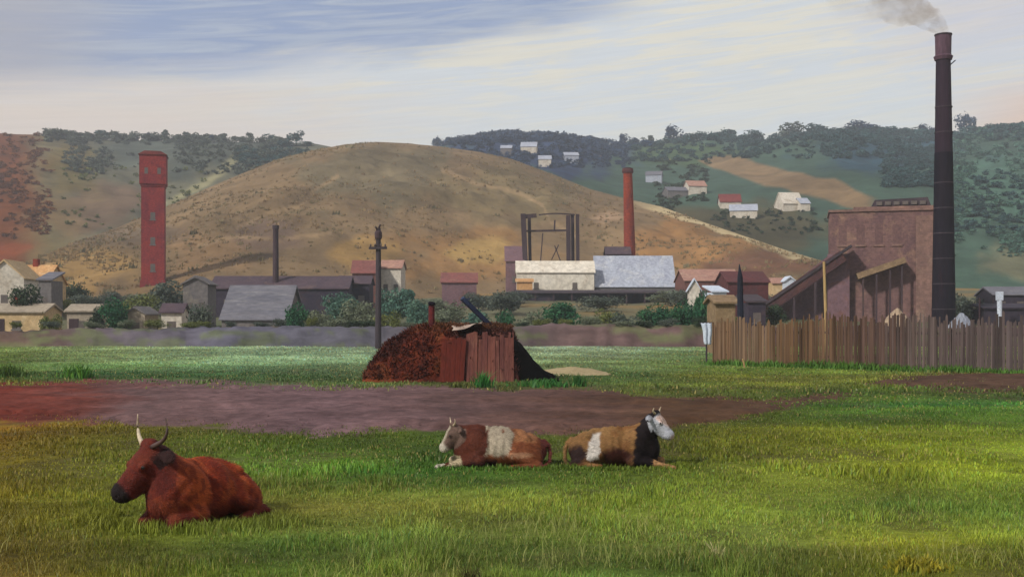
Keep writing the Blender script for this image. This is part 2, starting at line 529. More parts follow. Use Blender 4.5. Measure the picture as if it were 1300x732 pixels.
M['straw'] = pmat('straw_roof', A(150, 126, 96), A(126, 104, 80), A(166, 144, 112), scale=0.8, stretch=(1, 1, 1), fine=4, bump=0.5)
M['sand'] = pmat('sand', A(176, 158, 118), A(156, 138, 102), A(184, 170, 134), scale=1.4, fine=12, bump=0.4)
M['fence_brown'] = pmat('fence_boards_brown', A(98, 72, 52), A(80, 60, 48), A(120, 88, 58), scale=1.6, stretch=(1, 1, 0.06), fine=9, bump=0.5)
M['fence_red'] = pmat('fence_boards_red', A(92, 62, 52), A(74, 52, 46), A(104, 74, 60), scale=1.6, stretch=(1, 1, 0.06), fine=9, bump=0.5)
M['fence_grey'] = pmat('fence_boards_grey', A(96, 84, 84), A(80, 72, 76), A(110, 98, 94), scale=1.6, stretch=(1, 1, 0.06), fine=9, bump=0.5)
M['fence'] = attrmat('fence_boards', 2.0, .6, 1.4, stretch=(1, 1, .07), bump=.5, bdist=.02, scale2=.5)
M['bank'] = attrmat('bank_earth', 0.8, 0.7, 1.3, stretch=(0.3, 1, 1), bump=0.6, bdist=0.2, scale2=0.15)

# ---------------------------------------------------------------- ground sheet
def grid_faces(nu, nv, wrap=False):
    i, j = np.meshgrid(np.arange(nu if wrap else nu - 1), np.arange(nv - 1), indexing='ij')
    a = i * nv + j; b = ((i + 1) % nu) * nv + j
    return np.stack([a, b, b + 1, a + 1], -1).reshape(-1, 4)


def make_ground():
    front = np.linspace(-0.56, 0.56, 420)
    back = np.linspace(0.56, 2 * math.pi - 0.56, 60)[1:-1]
    th = np.concatenate([front, back])
    r = np.concatenate([[0.05, 1, 2, 3, 4, 5], np.geomspace(6, 130, 330), np.geomspace(132, 1450, 80)])
    T, R = np.meshgrid(th, r, indexing='ij')
    x = (R * np.sin(T)).ravel(); y = (R * np.cos(T)).ravel()
    z = base_z(x, y)
    pm = path_mask(x, y) * (y > 6)
    yy = np.maximum(y, 6)
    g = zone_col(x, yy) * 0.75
    earth = np.array(A(78, 66, 44))
    patch = sstep(0.52, 0.7, fbm(x * 0.8 + 3, y * 0.8 + 44, 4))[:, None] * 0.45
    c = g * (1 - patch) + earth * patch
    p = path_col(x, yy)
    w = sstep(-3, 2, pm)[:, None] * (y > 6)[:, None]
    c = c * (1 - w) + p * w
    # works ground beyond the bank
    works = sstep(98, 108, y)[:, None]
    n = fbm(x * 0.06 + 2, y * 0.06 + 9, 4)[:, None]
    wc = np.array(A(112, 102, 78)) * (1 - n) + np.array(A(88, 98, 72)) * n
    n2 = sstep(0.5, 0.7, fbm(x * 0.03 + 80, y * 0.05, 3))[:, None]
    wc = wc * (1 - n2) + np.array(A(140, 112, 66)) * n2
    c = c * (1 - works) + wc * works
    o = meshobj('ground', np.stack([x, y, z], -1), grid_faces(len(th), len(r), True)[:, ::-1].copy(), M['ground'], cols=c, smooth=True)
    tag(o, kind='structure')


make_ground()


def make_path():
    """worn earth track as its own sheet"""
    u = np.linspace(-0.62, 0.62, 620)
    y = np.geomspace(22, 52, 190)
    Ug, Yg = np.meshgrid(u, y, indexing='ij')
    x = (Ug * Yg).ravel(); yy = Yg.ravel()
    pm = path_mask(x, yy)
    z = base_z(x, yy) - 0.03 + 0.05 * sstep(0, 4, pm) + sstep(3, 9, pm) * (fbm(x * 1.6 + 4, yy * 1.3, 4) * .11 + np.abs(fbm(x * .25 + 9, yy * 2.2, 3) - .5) * .22)
    f = grid_faces(len(u), len(y))[:, ::-1]
    keep = (pm[f] > 0).all(1)
    f = f[keep]
    used = np.unique(f); mp = -np.ones(len(x), int); mp[used] = np.arange(len(used))
    o = meshobj('dirt_path', np.stack([x, yy, z], -1)[used], mp[f], M['soil'], cols=path_col(x, yy)[used], smooth=True)
    tag(o, kind='structure')


make_path()


def clods():
    """clods and small stones lying about on the bare track"""
    n = 9000
    y = RNG.uniform(23, 50, n); x = RNG.uniform(-.55, .55, n) * y
    pm = path_mask(x, y)
    m = pm > 1
    x, y = x[m], y[m]; k = len(x)
    r = .012 + .05 * RNG.random(k) ** 4
    pts = np.array([[1, 0, 0], [-.5, .87, 0], [-.5, -.87, 0], [0, 0, 1.0], [0, 0, -.8]])
    tri = np.array([[0, 1, 3], [1, 2, 3], [2, 0, 3]])
    a = RNG.random(k) * 6.28
    P = pts[None] * r[:, None, None] * (.6 + .8 * RNG.random((k, 5, 3)))
    ca, sa = np.cos(a)[:, None], np.sin(a)[:, None]
    v = np.stack([P[..., 0] * ca - P[..., 1] * sa + x[:, None], P[..., 0] * sa + P[..., 1] * ca + y[:, None], P[..., 2] + base_z(x, y)[:, None] + .05], -1)
    c = path_col(x, y) * (.7 + .8 * RNG.random((k, 1)))
    f = (np.arange(k) * 5)[:, None, None] + tri[None]
    o = meshobj('clods', v.reshape(-1, 3), f.reshape(-1, 3), M['soil'], cols=np.repeat(c, 5, 0))
    tag(o, 'clods and small stones scattered over the bare track', 'clods', kind='stuff')


clods()


def make_bank():
    """low earth bank along the far side of the meadow"""
    u = np.linspace(-0.75, 0.62, 520)
    s = np.array([0, .15, .3, .45, .6, .8, 1.0, 1.3, 1.8, 2.5, 3.2])
    prof = np.array([-.12, .08, .3, .52, .72, .88, .95, 1.0, .98, .9, .25])
    Ug, Sg = np.meshgrid(u, s, indexing='ij')
    Pg = np.broadcast_to(prof, Ug.shape)
    px = PX0 + F * Ug
    d0 = np.interp(px, [-400, 0, 140, 460, 660, 905, 1600], [101, 101, 99, 96, 99, 100, 100]) + (fbm(px * 0.02, px * 0 + 3, 3) - .5) * 2.5
    y = d0 + Sg * 2.2
    x = Ug * y
    hgt = np.interp(px, [-400, 0, 120, 300, 465, 640, 700, 905, 1600], [1.35, 1.4, 1.6, 1.75, 1.75, 1.7, 1.95, 1.85, 1.4])
    z = Pg * (hgt + (fbm(px * 0.03, Sg + 9, 4) - .5) * 0.5) + (fbm(px * 0.12, Sg * 2, 3) - .5) * 0.42
    px = px + (fbm(x * 0.1, y * 0.1, 3) - .5) * 120
    c = np.stack([np.interp(px, [-50, 60, 150, 300, 470, 640, 700, 900, 1200], lin(v)) for v in (
        [86, 80, 90, 84, 84, 88, 90, 84, 80], [66, 66, 82, 82, 82, 76, 72, 66, 62], [54, 62, 88, 94, 90, 78, 70, 64, 60])], -1)
    n = fbm(px * 0.05, z * 2.0 + 5, 4)[..., None]
    c = c * (0.7 + 0.6 * n)
    gp = sstep(.5, .62, fbm(px * .03 + 8, z * 1.2 + y * .3, 4)) * .65
    c = blend(c, A(96, 104, 66), gp)
    v = np.stack([x, y, z], -1).reshape(-1, 3)
    o = meshobj('earth_bank', v, grid_faces(len(u), len(s))[:, ::-1].copy(), M['bank'], cols=c.reshape(-1, 3), smooth=True)
    tag(o, kind='structure')


make_bank()

# ---------------------------------------------------------------- hills
def spot(px, py, cx, cy, rx, ry, nz, soft=0.5):
    return sstep(1.0, soft, np.sqrt(((px - cx) / rx) ** 2 + ((py - cy) / ry) ** 2) + nz)


def make_hill(which):
    if which == 'brown':
        pxs = np.linspace(-190, 1195, 560); lo, hi, nd = 176, 600, 200
    elif which == 'left':
        pxs = np.linspace(-900, 640, 420); lo, hi, nd = 283, 860, 150
    else:
        pxs = np.linspace(380, 2200, 520); lo, hi, nd = 260, 1060, 170
    d = np.geomspace(lo, hi, nd)
    PXg, D = np.meshgrid(pxs, d, indexing='ij')
    x = U(PXg) * D; y = D
    z = brown_z(x, y) if which == 'brown' else far_z(x, y, which)
    py = PY0 - (z - EYE) / D * F
    nz = (fbm(PXg * 0.022 + 7, py * 0.04, 5) - 0.5) * 1.3
    wx = x + (fbm(x * .02, y * .02 + 5, 3) - .5) * 50
    st = .5 * fbm(wx * 0.03, y * 0.022, 4) + .5 * fbm(x * .14 + 40, y * .07, 4)
    if which == 'brown':
        c = np.zeros(PXg.shape + (3,)) + np.array(A(124, 103, 75))
        c = blend(c, A(112, 100, 76), spot(PXg, py, 470, 215, 120, 60, nz))
        c = blend(c, A(120, 104, 74), spot(PXg, py, 650, 250, 130, 50, nz))
        c = blend(c, A(140, 106, 66), spot(PXg, py, 590, 320, 130, 45, nz) * 0.9)
        c = blend(c, A(160, 128, 78), spot(PXg, py, 470, 322, 55, 22, nz))
        c = blend(c, A(162, 132, 80), spot(PXg, py, 610, 318, 60, 18, nz))
        c = blend(c, A(146, 108, 66), spot(PXg, py, 880, 310, 110, 40, nz) * 0.9)
        c = blend(c, A(118, 84, 62), spot(PXg, py, 980, 335, 90, 22, nz))
        c = blend(c, A(172, 142, 112), spot(PXg, py, 770, 275, 42, 12, nz))
        c = blend(c, A(150, 120, 74), spot(PXg, py, 110, 345, 110, 35, nz))
        c = blend(c, A(140, 112, 80), spot(PXg, py, 260, 325, 90, 40, nz))
        c = blend(c, A(112, 92, 78), spot(PXg, py, 340, 300, 60, 30, nz) * 0.8)
        c = blend(c, A(98, 86, 74), spot(PXg, py, 150, 300, 110, 16, nz) * 0.6)
        # pale worn track on the right-hand crest
        R = np.interp(PXg, BR_PX, BR_D)
        tr = sstep(14, 5, np.abs(D - (R - 9)) + nz * 6) * sstep(780, 850, PXg) * sstep(1075, 1020, PXg)
        c = blend(c, A(196, 176, 134), tr * 0.95)
        for (tx, ty, tw) in (([560, 600, 660, 700, 690, 730], [215, 232, 246, 262, 284, 300], 3.5), ([300, 340, 380, 400, 430], [290, 272, 262, 240, 222], 3.0), ([250, 300, 350, 420], [312, 300, 304, 296], 3.0)):
            yy_ = np.interp(PXg, tx, ty) if tx == sorted(tx) else np.interp(PXg, sorted(tx), ty)
            on = (PXg > min(tx)) & (PXg < max(tx))
            c = blend(c, A(160, 134, 100), sstep(tw, tw * .4, np.abs(py - yy_ + nz * 6)) * on * .6)
    elif which == 'left':
        c = np.zeros(PXg.shape + (3,)) + np.array(A(100, 98, 78))
        c = blend(c, A(78, 84, 74), spot(PXg, py, 260, 190, 200, 40, nz))
        c = blend(c, A(112, 92, 72), spot(PXg, py, 110, 265, 90, 50, nz))
        c = blend(c, A(104, 92, 48), spot(PXg, py, 90, 215, 45, 60, nz) * 0.8)
        c = blend(c, A(118, 98, 50), sstep(140, 60, PXg + nz * 60) * .5)
        c = blend(c, A(104, 56, 20), sstep(75, 20, PXg + nz * 40))
        c = blend(c, A(128, 62, 32), spot(PXg, py, 6, 316, 44, 13, nz, .75) * .6)
        # pale winding track
        cx = np.interp(py, [195, 215, 232, 262], [303, 285, 262, 205])
        c = blend(c, A(146, 140, 104), sstep(13, 5, np.abs(PXg - cx) + nz * 8) * sstep(194, 200, py) * sstep(266, 250, py) * 0.9)
    else:
        c = np.zeros(PXg.shape + (3,)) + np.array(A(62, 84, 70))  # blue-green tint of distance haze is put into the hill colour
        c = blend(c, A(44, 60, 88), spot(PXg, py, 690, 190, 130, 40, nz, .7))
        c = blend(c, A(70, 90, 60), spot(PXg, py, 880, 195, 90, 20, nz))
        c = blend(c, A(76, 72, 50), spot(PXg, py, 930, 290, 160, 35, nz))
        bc = np.interp(PXg, [880, 915, 960, 1010, 1060, 1110], [200, 206, 220, 232, 242, 262])
        bw = np.interp(PXg, [885, 905, 950, 1000, 1060, 1125], [0, 10, 17, 13, 19, 10])
        c = blend(c, A(136, 110, 78), sstep(1.0, .72, np.abs(py - bc + nz * 10) / np.maximum(bw, .1)) * sstep(1120, 1095, PXg) * .9)
        c = blend(c, A(74, 104, 88), spot(PXg, py, 1250, 240, 90, 50, nz))
        c = blend(c, A(104, 104, 80), spot(PXg, py, 1290, 330, 70, 34, nz))
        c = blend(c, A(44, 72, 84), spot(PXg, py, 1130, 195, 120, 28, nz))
    c = c * (0.72 + 0.56 * st)[..., None]
    o = meshobj('hill', np.stack([x, y, z], -1).reshape(-1, 3), grid_faces(len(pxs), nd)[:, ::-1].copy(), M['hill'], cols=c.reshape(-1, 3), smooth=True)
    tag(o, kind='structure')


for w_ in ('brown', 'left', 'right'):
    make_hill(w_)

# ---------------------------------------------------------------- grass
def blades(x, y, h, w, col, lean=0.45, zf=None):
    n = len(x)
    z = (base_z(x, y) if zf is None else zf) - 0.01
    a = RNG.random(n) * 2 * math.pi
    ca, sa = np.cos(a), np.sin(a)
    la = RNG.random(n) * 2 * math.pi
    lm = h * lean * (0.25 + RNG.random(n))
    dx, dy = np.cos(la) * lm, np.sin(la) * lm
    v = np.zeros((n, 5, 3))
    v[:, 0] = np.stack([x - ca * w, y - sa * w, z], -1)
    v[:, 1] = np.stack([x + ca * w, y + sa * w, z], -1)
    v[:, 2] = np.stack([x + dx * .35 + ca * w * .75, y + dy * .35 + sa * w * .75, z + h * .58], -1)
    v[:, 3] = np.stack([x + dx * .35 - ca * w * .75, y + dy * .35 - sa * w * .75, z + h * .58], -1)
    v[:, 4] = np.stack([x + dx, y + dy, z + h * np.sqrt(np.clip(1 - (lean * .5) ** 2, .3, 1))], -1)
    b = np.arange(n)[:, None] * 5
    tri = np.concatenate([b + np.array([0, 1, 2]), b + np.array([0, 2, 3]), b + np.array([3, 2, 4])], 0)
    c = np.repeat(col, 5, 0)
    return v.reshape(-1, 3), tri, c


def scatter(d0, d1, dens, ulim=0.56):
    area = ulim * (d1 * d1 - d0 * d0)
    n = int(area * dens)
    y = np.sqrt(RNG.random(n) * (d1 * d1 - d0 * d0) + d0 * d0)
    x = (RNG.random(n) * 2 - 1) * ulim * y
    return x, y


COWS = []           # (x, y, radius) filled below, used to keep blades out of bodies
GK = 1.2


def make_grass():
    vs, fs, cs = [], [], []
    nb = 0
    for (d0, d1, dens, w, hs) in ((7.5, 12, 1500, .0042, .82), (12, 17, 900, .006, .85), (17, 30, 300, .011, .9), (30, 60, 60, .026, 1.0), (60, 98, 16, .05, 1.05)):
        x, y = scatter(d0, d1, dens)
        pm = path_mask(x, y)
        px0_ = PX0 + F * x / y
        nz = fbm(x * 1.1 + 20, y * 1.1, 3)
        clump = fbm(x * 3.1 + 3, y * 3.1 + 8, 2)
        keep = (pm < -0.5 + RNG.normal(0, 4.5, len(x)) + 30 * (fbm(x * .6 + 70, y * .5, 3) - .56) + 9 * sstep(760, 960, px0_)) | (RNG.random(len(x)) < 0.035)
        keep &= RNG.random(len(x)) < (0.5 + 0.9 * sstep(0.3, 0.6, clump))
        x, y, pm, nz, clump = x[keep], y[keep], pm[keep], nz[keep], clump[keep]
        px, py = to_pp(x, y)
        h = (0.035 + 0.11 * nz ** 1.5) * (0.55 + 0.9 * clump) * hs
        # longer tufts along the far edge of the track and the fence foot, and in the foreground
        edge = sstep(-14, -1, pm) * (py < 500)
        h *= 1 + 1.2 * edge * RNG.random(len(x))
        tuft = sstep(0.54, 0.66, fbm(x * 0.9 + 11, y * 0.7 + 77, 3))
        h *= 0.8 + 1.0 * tuft * sstep(24, 11, y)
        h *= 0.7 + 0.6 * RNG.random(len(x))
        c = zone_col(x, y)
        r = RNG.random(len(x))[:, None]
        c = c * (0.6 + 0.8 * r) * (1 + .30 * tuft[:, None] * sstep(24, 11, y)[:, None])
        dry = (RNG.random(len(x)) < 0.07 + 0.12 * sstep(0.5, 0.7, fbm(x * 0.5, y * 0.5 + 66, 3)))
        c[dry] = c[dry] * 0.4 + np.array(A(168, 150, 92)) * 0.6 * (0.6 + 0.7 * RNG.random((dry.sum(), 1)))
        cool = RNG.random(len(x)) < 0.12
        c[cool] *= np.array([0.75, 1.0, 1.5])
        v, f, cc = blades(x, y, h, w * (0.7 + 0.7 * RNG.random(len(x))), np.clip(c * GK, 0.004, 0.6))
        vs.append(v); fs.append(f + nb); cs.append(cc); nb += len(v)
    for (cpx, cpy, rx_, ry_, n_) in ((246, 660, .95, .75, 3400), (634, 591, 1.15, .55, 1500), (779, 590, 1.1, .55, 1500)):
        cd_ = F * EYE / (cpy - PY0); cx0 = X(cpx, cd_)
        a_ = RNG.uniform(math.pi * .9, math.pi * 2.1, n_); q_ = 1 + np.abs(RNG.normal(0, .22, n_))
        x = cx0 + np.cos(a_) * rx_ * q_; y = cd_ + np.sin(a_) * ry_ * q_
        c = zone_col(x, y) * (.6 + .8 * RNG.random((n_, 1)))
        v, f, cc = blades(x, y, (.05 + .13 * RNG.random(n_) ** 1.5) * (1.0 if n_ > 2000 else .55), (.005 + .004 * RNG.random(n_)) * cd_ / 13, np.clip(c * GK, .004, .6))
        vs.append(v); fs.append(f + nb); cs.append(cc); nb += len(v)
    fa, fb = np.array([X(905, 57.5), 59.1]), np.array([X(1440, 45.8), 45.7])
    k = 5200
    tt = RNG.random(k)
    x = fa[0] + (fb[0] - fa[0]) * tt + RNG.normal(0, .22, k); y = fa[1] + (fb[1] - fa[1]) * tt - np.abs(RNG.normal(0, .35, k))
    h = (.10 + .40 * RNG.random(k) ** 2) * (.3 + 1.2 * fbm(x * .5, y * .5 + 3, 3))
    c = np.array(A(70, 104, 36)) * (1.0 + .9 * RNG.random((k, 1))) * (.8 + .5 * fbm(x * .3, y, 2)[:, None])
    v, f, cc = blades(x, y, h, .02 + .02 * RNG.random(k), np.clip(c, .004, .6))
    vs.append(v); fs.append(f + nb); cs.append(cc); nb += len(v)
    k = 9000                                     # tall seeding stalks in the foreground
    x, y = scatter(7.5, 13.5, 9000 / (.56 * (13.5 ** 2 - 7.5 ** 2)))
    m = fbm(x * .8 + 3, y * .8 + 60, 3) > .52
    x, y = x[m], y[m]; k = len(x)
    c = zone_col(x, y) * .5 + np.array(A(150, 150, 88)) * .8 * (.5 + .7 * RNG.random((k, 1)))
    v, f, cc = blades(x, y, .10 + .16 * RNG.random(k), .0028 + .003 * RNG.random(k), np.clip(c, .004, .6), lean=.7)
    vs.append(v); fs.append(f + nb); cs.append(cc); nb += len(v)
    o = meshobj('meadow_grass', np.concatenate(vs), np.concatenate(fs), M['grass'], cols=np.concatenate(cs))
    tag(o, 'short olive and yellow-green meadow grass around the cows', 'grass', kind='stuff')


make_grass()


def weed(name, label, cat, px, py, wid, hei, col1, col2, n=90, group=None, w=None):
    d = F * EYE / (py - PY0)
    x0, y0 = X(px, d), d
    W = wid / F * d; Hh = hei / F * d
    x = RNG.normal(0, W * 0.2, n); y = RNG.normal(0, W * 0.16, n)
    h = Hh * (0.45 + 0.6 * RNG.random(n)) * np.exp(-(x / W) ** 2 * 1.5)
    m = RNG.random(n)[:, None]
    c = (np.array(col1) * (1 - m) + np.array(col2) * m) * (0.6 + 0.7 * RNG.random((n, 1))) * 1.6
    v, f, cc = blades(x, y, h, (w or max(0.006, W * 0.022)) * (0.6 + RNG.random(n)), c, lean=0.6, zf=np.zeros(n))
    o = meshobj(name, v, f, M['grass'], cols=cc)
    o.location = (x0, y0, gz1(x0, y0))
    tag(o, label, cat, group)
    return o


# ---------------------------------------------------------------- surface nets for organic bodies
def surface_nets(f, org, h):
    s = f < 0
    nx, ny, nz = f.shape
    cs = [(i, j, k) for i in (0, 1) for j in (0, 1) for k in (0, 1)]
    acc = np.zeros((nx - 1, ny - 1, nz - 1, 3), np.float32); cnt = np.zeros((nx - 1, ny - 1, nz - 1), np.float32)

    def sub(a, o):
        return a[o[0]:nx - 1 + o[0], o[1]:ny - 1 + o[1], o[2]:nz - 1 + o[2]]
    for a in cs:
        for ax in range(3):
            if a[ax] == 1: continue
            b = list(a); b[ax] = 1; b = tuple(b)
            fa, fb = sub(f, a), sub(f, b)
            m = (fa < 0) != (fb < 0)
            t = np.where(m, fa / np.where(m, fa - fb, 1), 0)
            for q in range(3):
                acc[..., q] += np.where(m, a[q] + (t if q == ax else 0), 0)
            cnt += m
    has = cnt > 0
    idx = -np.ones(has.shape, np.int64); idx[has] = np.arange(has.sum())
    I = np.stack(np.nonzero(has), -1)
    v = (I + acc[has] / cnt[has][:, None]) * h + np.asarray(org)
    faces = []
    for ax in range(3):
        o1 = [0, 0, 0]; o1[ax] = 1
        sl0 = [slice(1, n - 1) for n in f.shape]; sl0[ax] = slice(0, f.shape[ax] - 1)
        sl1 = list(sl0); sl1[ax] = slice(1, f.shape[ax])
        a = s[tuple(sl0)]; b = s[tuple(sl1)]
        ch = np.stack(np.nonzero(a != b), -1)
        if not len(ch): continue
        off = np.array([1, 1, 1]); off[ax] = 0
        p = ch + off
        u, w = [q for q in range(3) if q != ax]
        def g(du, dw):
            q = p.copy(); q[:, u] += du; q[:, w] += dw
            return idx[q[:, 0], q[:, 1], q[:, 2]]
        quad = np.stack([g(-1, -1), g(0, -1), g(0, 0), g(-1, 0)], -1)
        ins = a[tuple(ch.T)]
        flip = ins if ax != 1 else ~ins
        quad[~flip] = quad[~flip][:, ::-1]
        faces.append(quad)
    return v, np.concatenate(faces)


def sd_ell(P, c, r, yaw=0.0, pitch=0.0, roll=0.0):
    q = P - np.asarray(c, np.float32)
    if yaw or pitch or roll:
        Rm = np.array((Matrix.Rotation(yaw, 3, 'Z') @ Matrix.Rotation(-pitch, 3, 'Y') @ Matrix.Rotation(roll, 3, 'X')), np.float32)
        q = q @ Rm
    r = np.asarray(r, np.float32)
    k0 = np.linalg.norm(q / r, axis=-1); k1 = np.linalg.norm(q / (r * r), axis=-1)
    return k0 * (k0 - 1) / np.maximum(k1, 1e-5)


def sd_cap(P, a, b, ra, rb):
    a = np.asarray(a, np.float32); b = np.asarray(b, np.float32)
    ba = b - a
    h = np.clip(((P - a) @ ba) / max(float(ba @ ba), 1e-9), 0, 1)
    d = np.linalg.norm(P - a - h[..., None] * ba, axis=-1)
    return d - (ra + (rb - ra) * h)


def smin(a, b, k):
    h = np.clip(0.5 + 0.5 * (b - a) / k, 0, 1)
    return b * (1 - h) + a * h - k * h * (1 - h)


def rotm(yaw, pitch, roll=0.0):
    return np.array(Matrix.Rotation(yaw, 3, 'Z') @ Matrix.Rotation(-pitch, 3, 'Y') @ Matrix.Rotation(roll, 3, 'X'), np.float32)


def cow_body(head_pos, head_yaw, head_pitch, hs=1.0, leg='fold', h=0.017, bony=1.0, fleg_side=1, tail_side=1, drop=0.12, tuck=0.0):
    """lying cow, nose towards +x; returns vertices, faces and the head frame"""
    hp = np.array(head_pos, np.float32)
    HR = rotm(head_yaw, head_pitch)
    fw = HR @ np.array([1, 0, 0], np.float32)
    lo = np.array([-1.35, -0.75, -0.06]); hi_ = np.array([max(1.45, hp[0] + 0.75), 0.75, hp[2] + 0.35])
    lo = np.minimum(lo, hp - 0.75 * hs); lo[2] = -0.06
    hi_ = np.maximum(hi_, hp + 0.75 * hs); hi_[2] = hp[2] + 0.3
    n = np.ceil((hi_ - lo) / h).astype(int)
    g = np.stack(np.meshgrid(*[lo[i] + h * np.arange(n[i]) for i in range(3)], indexing='ij'), -1).astype(np.float32)
    g0 = g
    g = g.copy(); g[..., 2] = g[..., 2] / (1 - drop * sstep(-.05, -1.0, g[..., 0]))
    d = sd_ell(g, (-.12, 0, .40), (.74, .43, .41))
    def add(e, k=0.07):
        nonlocal d
        d = smin(d, e, k)
    add(sd_ell(g, (-.66, 0, .40), (.40, .36, .37)))
    add(sd_cap(g, (-.78, 0, .70), (.42, 0, .74), .07, .085), .10)
    for k_ in range(7):
        add(sd_ell(g, (-.70 + .15 * k_, 0, .775 + .006 * k_), (.05, .05, .05)), .05)   # knobbly spine
    for s in (-1, 1):
        add(sd_cap(g, (-.50, .05 * s, .76), (-.58, .24 * s, .70), .065, .07), .09)      # hook bones
        add(sd_cap(g, (-.90, .05 * s, .64), (-1.0, .12 * s, .55), .06, .055), .06)       # pin bones
        add(sd_ell(g, (.44, .23 * s, .46), (.26, .15, .37), pitch=-.35), .09)            # shoulder
        add(sd_ell(g, (-.55, .36 * s, .30), (.38, .15, .29), pitch=.35), .07)            # thigh
        add(sd_cap(g, (-.30, .44 * s, .28), (-.80, .44 * s, .10), .11, .07), .05)        # shank
        add(sd_cap(g, (-.84, .46 * s, .09), (-.38, .52 * s, .05), .06, .048), .03)       # cannon
        add(sd_cap(g, (-.38, .52 * s, .05), (-.22, .54 * s, .04), .055, .05), .03)       # hoof
        add(sd_cap(g, (.50, .27 * s, .24), (.40, .31 * s, .16), .12, .10), .06)          # elbow
        if leg == 'stretch' and s == fleg_side:
            add(sd_cap(g, (.44, .29 * s, .17), (.86, .27 * s, .13), .11, .072), .05)
            add(sd_cap(g, (.86, .27 * s, .12), (1.18, .27 * s, .055), .062, .045), .03)
            add(sd_cap(g, (1.18, .27 * s, .05), (1.30, .27 * s, .04), .055, .05), .03)
        else:
            add(sd_cap(g, (.42, .29 * s, .17), (.92 - tuck, .22 * s, .13), .115, .08), .05)     # forearm
            add(sd_cap(g, (.94 - tuck, .22 * s, .11), (.62 - tuck, .22 * s, .055), .065, .048), .03)   # folded cannon
    add(sd_ell(g, (.40, 0, .74), (.24, .12, .13)), .08)                                   # withers
    add(sd_ell(g, (.66, 0, .40), (.25, .25, .36)), .10)                                   # brisket
    nb = hp - fw * 0.02 - np.array([0, 0, .06], np.float32)
    add(sd_cap(g, (.52, 0, .60), nb - fw * .05 - np.array([0, 0, .05], np.float32), .29, .165 * hs), .10)                    # neck
    mid = (np.array([.62, 0, .40], np.float32) + nb) / 2 - np.array([0, 0, .06], np.float32)
    add(sd_cap(g, (.78, 0, .36), mid - np.array([0, 0, .05], np.float32), .12, .11), .12)                                     # dewlap
    # ribs and a hollow flank
    fx, fz = g[..., 0], g[..., 2]
    d = d + 0.045 * bony * np.exp(-(((fx + .34) / .11) ** 2 + ((fz - .60) / .13) ** 2))
    d = d + 0.022 * bony * np.exp(-(((fx - .20) / .05) ** 2 + ((fz - .52) / .22) ** 2))
    d = d - 0.009 * np.sin(fx * 34 + fz * 22) * np.exp(-((fx - .74) / .16) ** 2 - ((fz - .62) / .2) ** 2)
    d = d - 0.011 * bony * np.sin(fx * 40 + fz * 6) * np.exp(-((fx - .0) / .26) ** 2 - ((fz - .48) / .2) ** 2)
    # tail
    ts = tail_side
    tp = [(-1.0, 0, .66), (-1.09, .03 * ts, .56), (-1.12, .10 * ts, .36), (-1.08, .24 * ts, .16), (-.98, .40 * ts, .07), (-.86, .52 * ts, .05)]
    tr = [.045, .038, .03, .026, .03, .045]
    for i in range(5):
        add(sd_cap(g, tp[i], tp[i + 1], tr[i], tr[i + 1]), .025)
    # head
    g = g0
    q = ((g - hp) @ HR) / hs
    e = sd_ell(q, (.05, 0, -.03), (.165, .145, .145))
    e = smin(e, sd_cap(q, (.10, 0, -.03), (.37, 0, -.065), .128, .09), .05)
    e = smin(e, sd_ell(q, (.41, 0, -.075), (.092, .108, .092)), .03)
    e = smin(e, sd_cap(q, (.08, 0, -.14), (.33, 0, -.14), .095, .06), .05)
    e = smin(e, sd_cap(q, (-.05, -.05, .10), (-.05, .05, .10), .06, .06), .05)
    for s in (-1, 1):
        e = smin(e, sd_ell(q, (.15, .118 * s, .035), (.055, .03, .038)), .022)
        e = smin(e, sd_ell(q, (.10, .07 * s, -.10), (.10, .05, .08)), .05)
        e = smin(e, sd_ell(q, (-.04, .235 * s, .0), (.062, .13, .026), yaw=-.35 * s, roll=-.18 * s), .025)
        e = np.maximum(e, -sd_ell(q, (.495, .055 * s, -.05), (.024, .02, .017)))
    e = np.maximum(e, -sd_cap(q, (.53, -.10, -.118), (.40, -.118, -.124), .009, .009))
    e = np.maximum(e, -sd_cap(q, (.53, .10, -.118), (.40, .118, -.124), .009, .009))
    d = smin(d, e * hs, .055)
    # sits on the turf
    d = np.maximum(d, -(g[..., 2] + 0.03))
    v, f = surface_nets(d, lo, h)
    # relax a little
    e1 = np.concatenate([f[:, [0, 1]], f[:, [1, 2]], f[:, [2, 3]], f[:, [3, 0]]])
    for _ in range(2):
        a = np.zeros_like(v); c = np.zeros(len(v))
        np.add.at(a, e1[:, 0], v[e1[:, 1]]); np.add.at(c, e1[:, 0], 1)
        np.add.at(a, e1[:, 1], v[e1[:, 0]]); np.add.at(c, e1[:, 1], 1)
        v = v * .5 + .5 * a / c[:, None]
    return v, f, hp, HR, hs


def horn_mesh(pts, r0):
    n = 9
    P = np.array(pts, float)
    t = np.linspace(0, 1, len(P)); tt = np.linspace(0, 1, n)
    # smooth
    c = np.stack([np.interp(tt, t, P[:, k]) for k in range(3)], -1)
    for _ in range(2):
        c[1:-1] = (c[:-2] + 2 * c[1:-1] + c[2:]) / 4
    return MB().tube(c, [r0 * (1 - .86 * k / (n - 1)) for k in range(n)], 8)


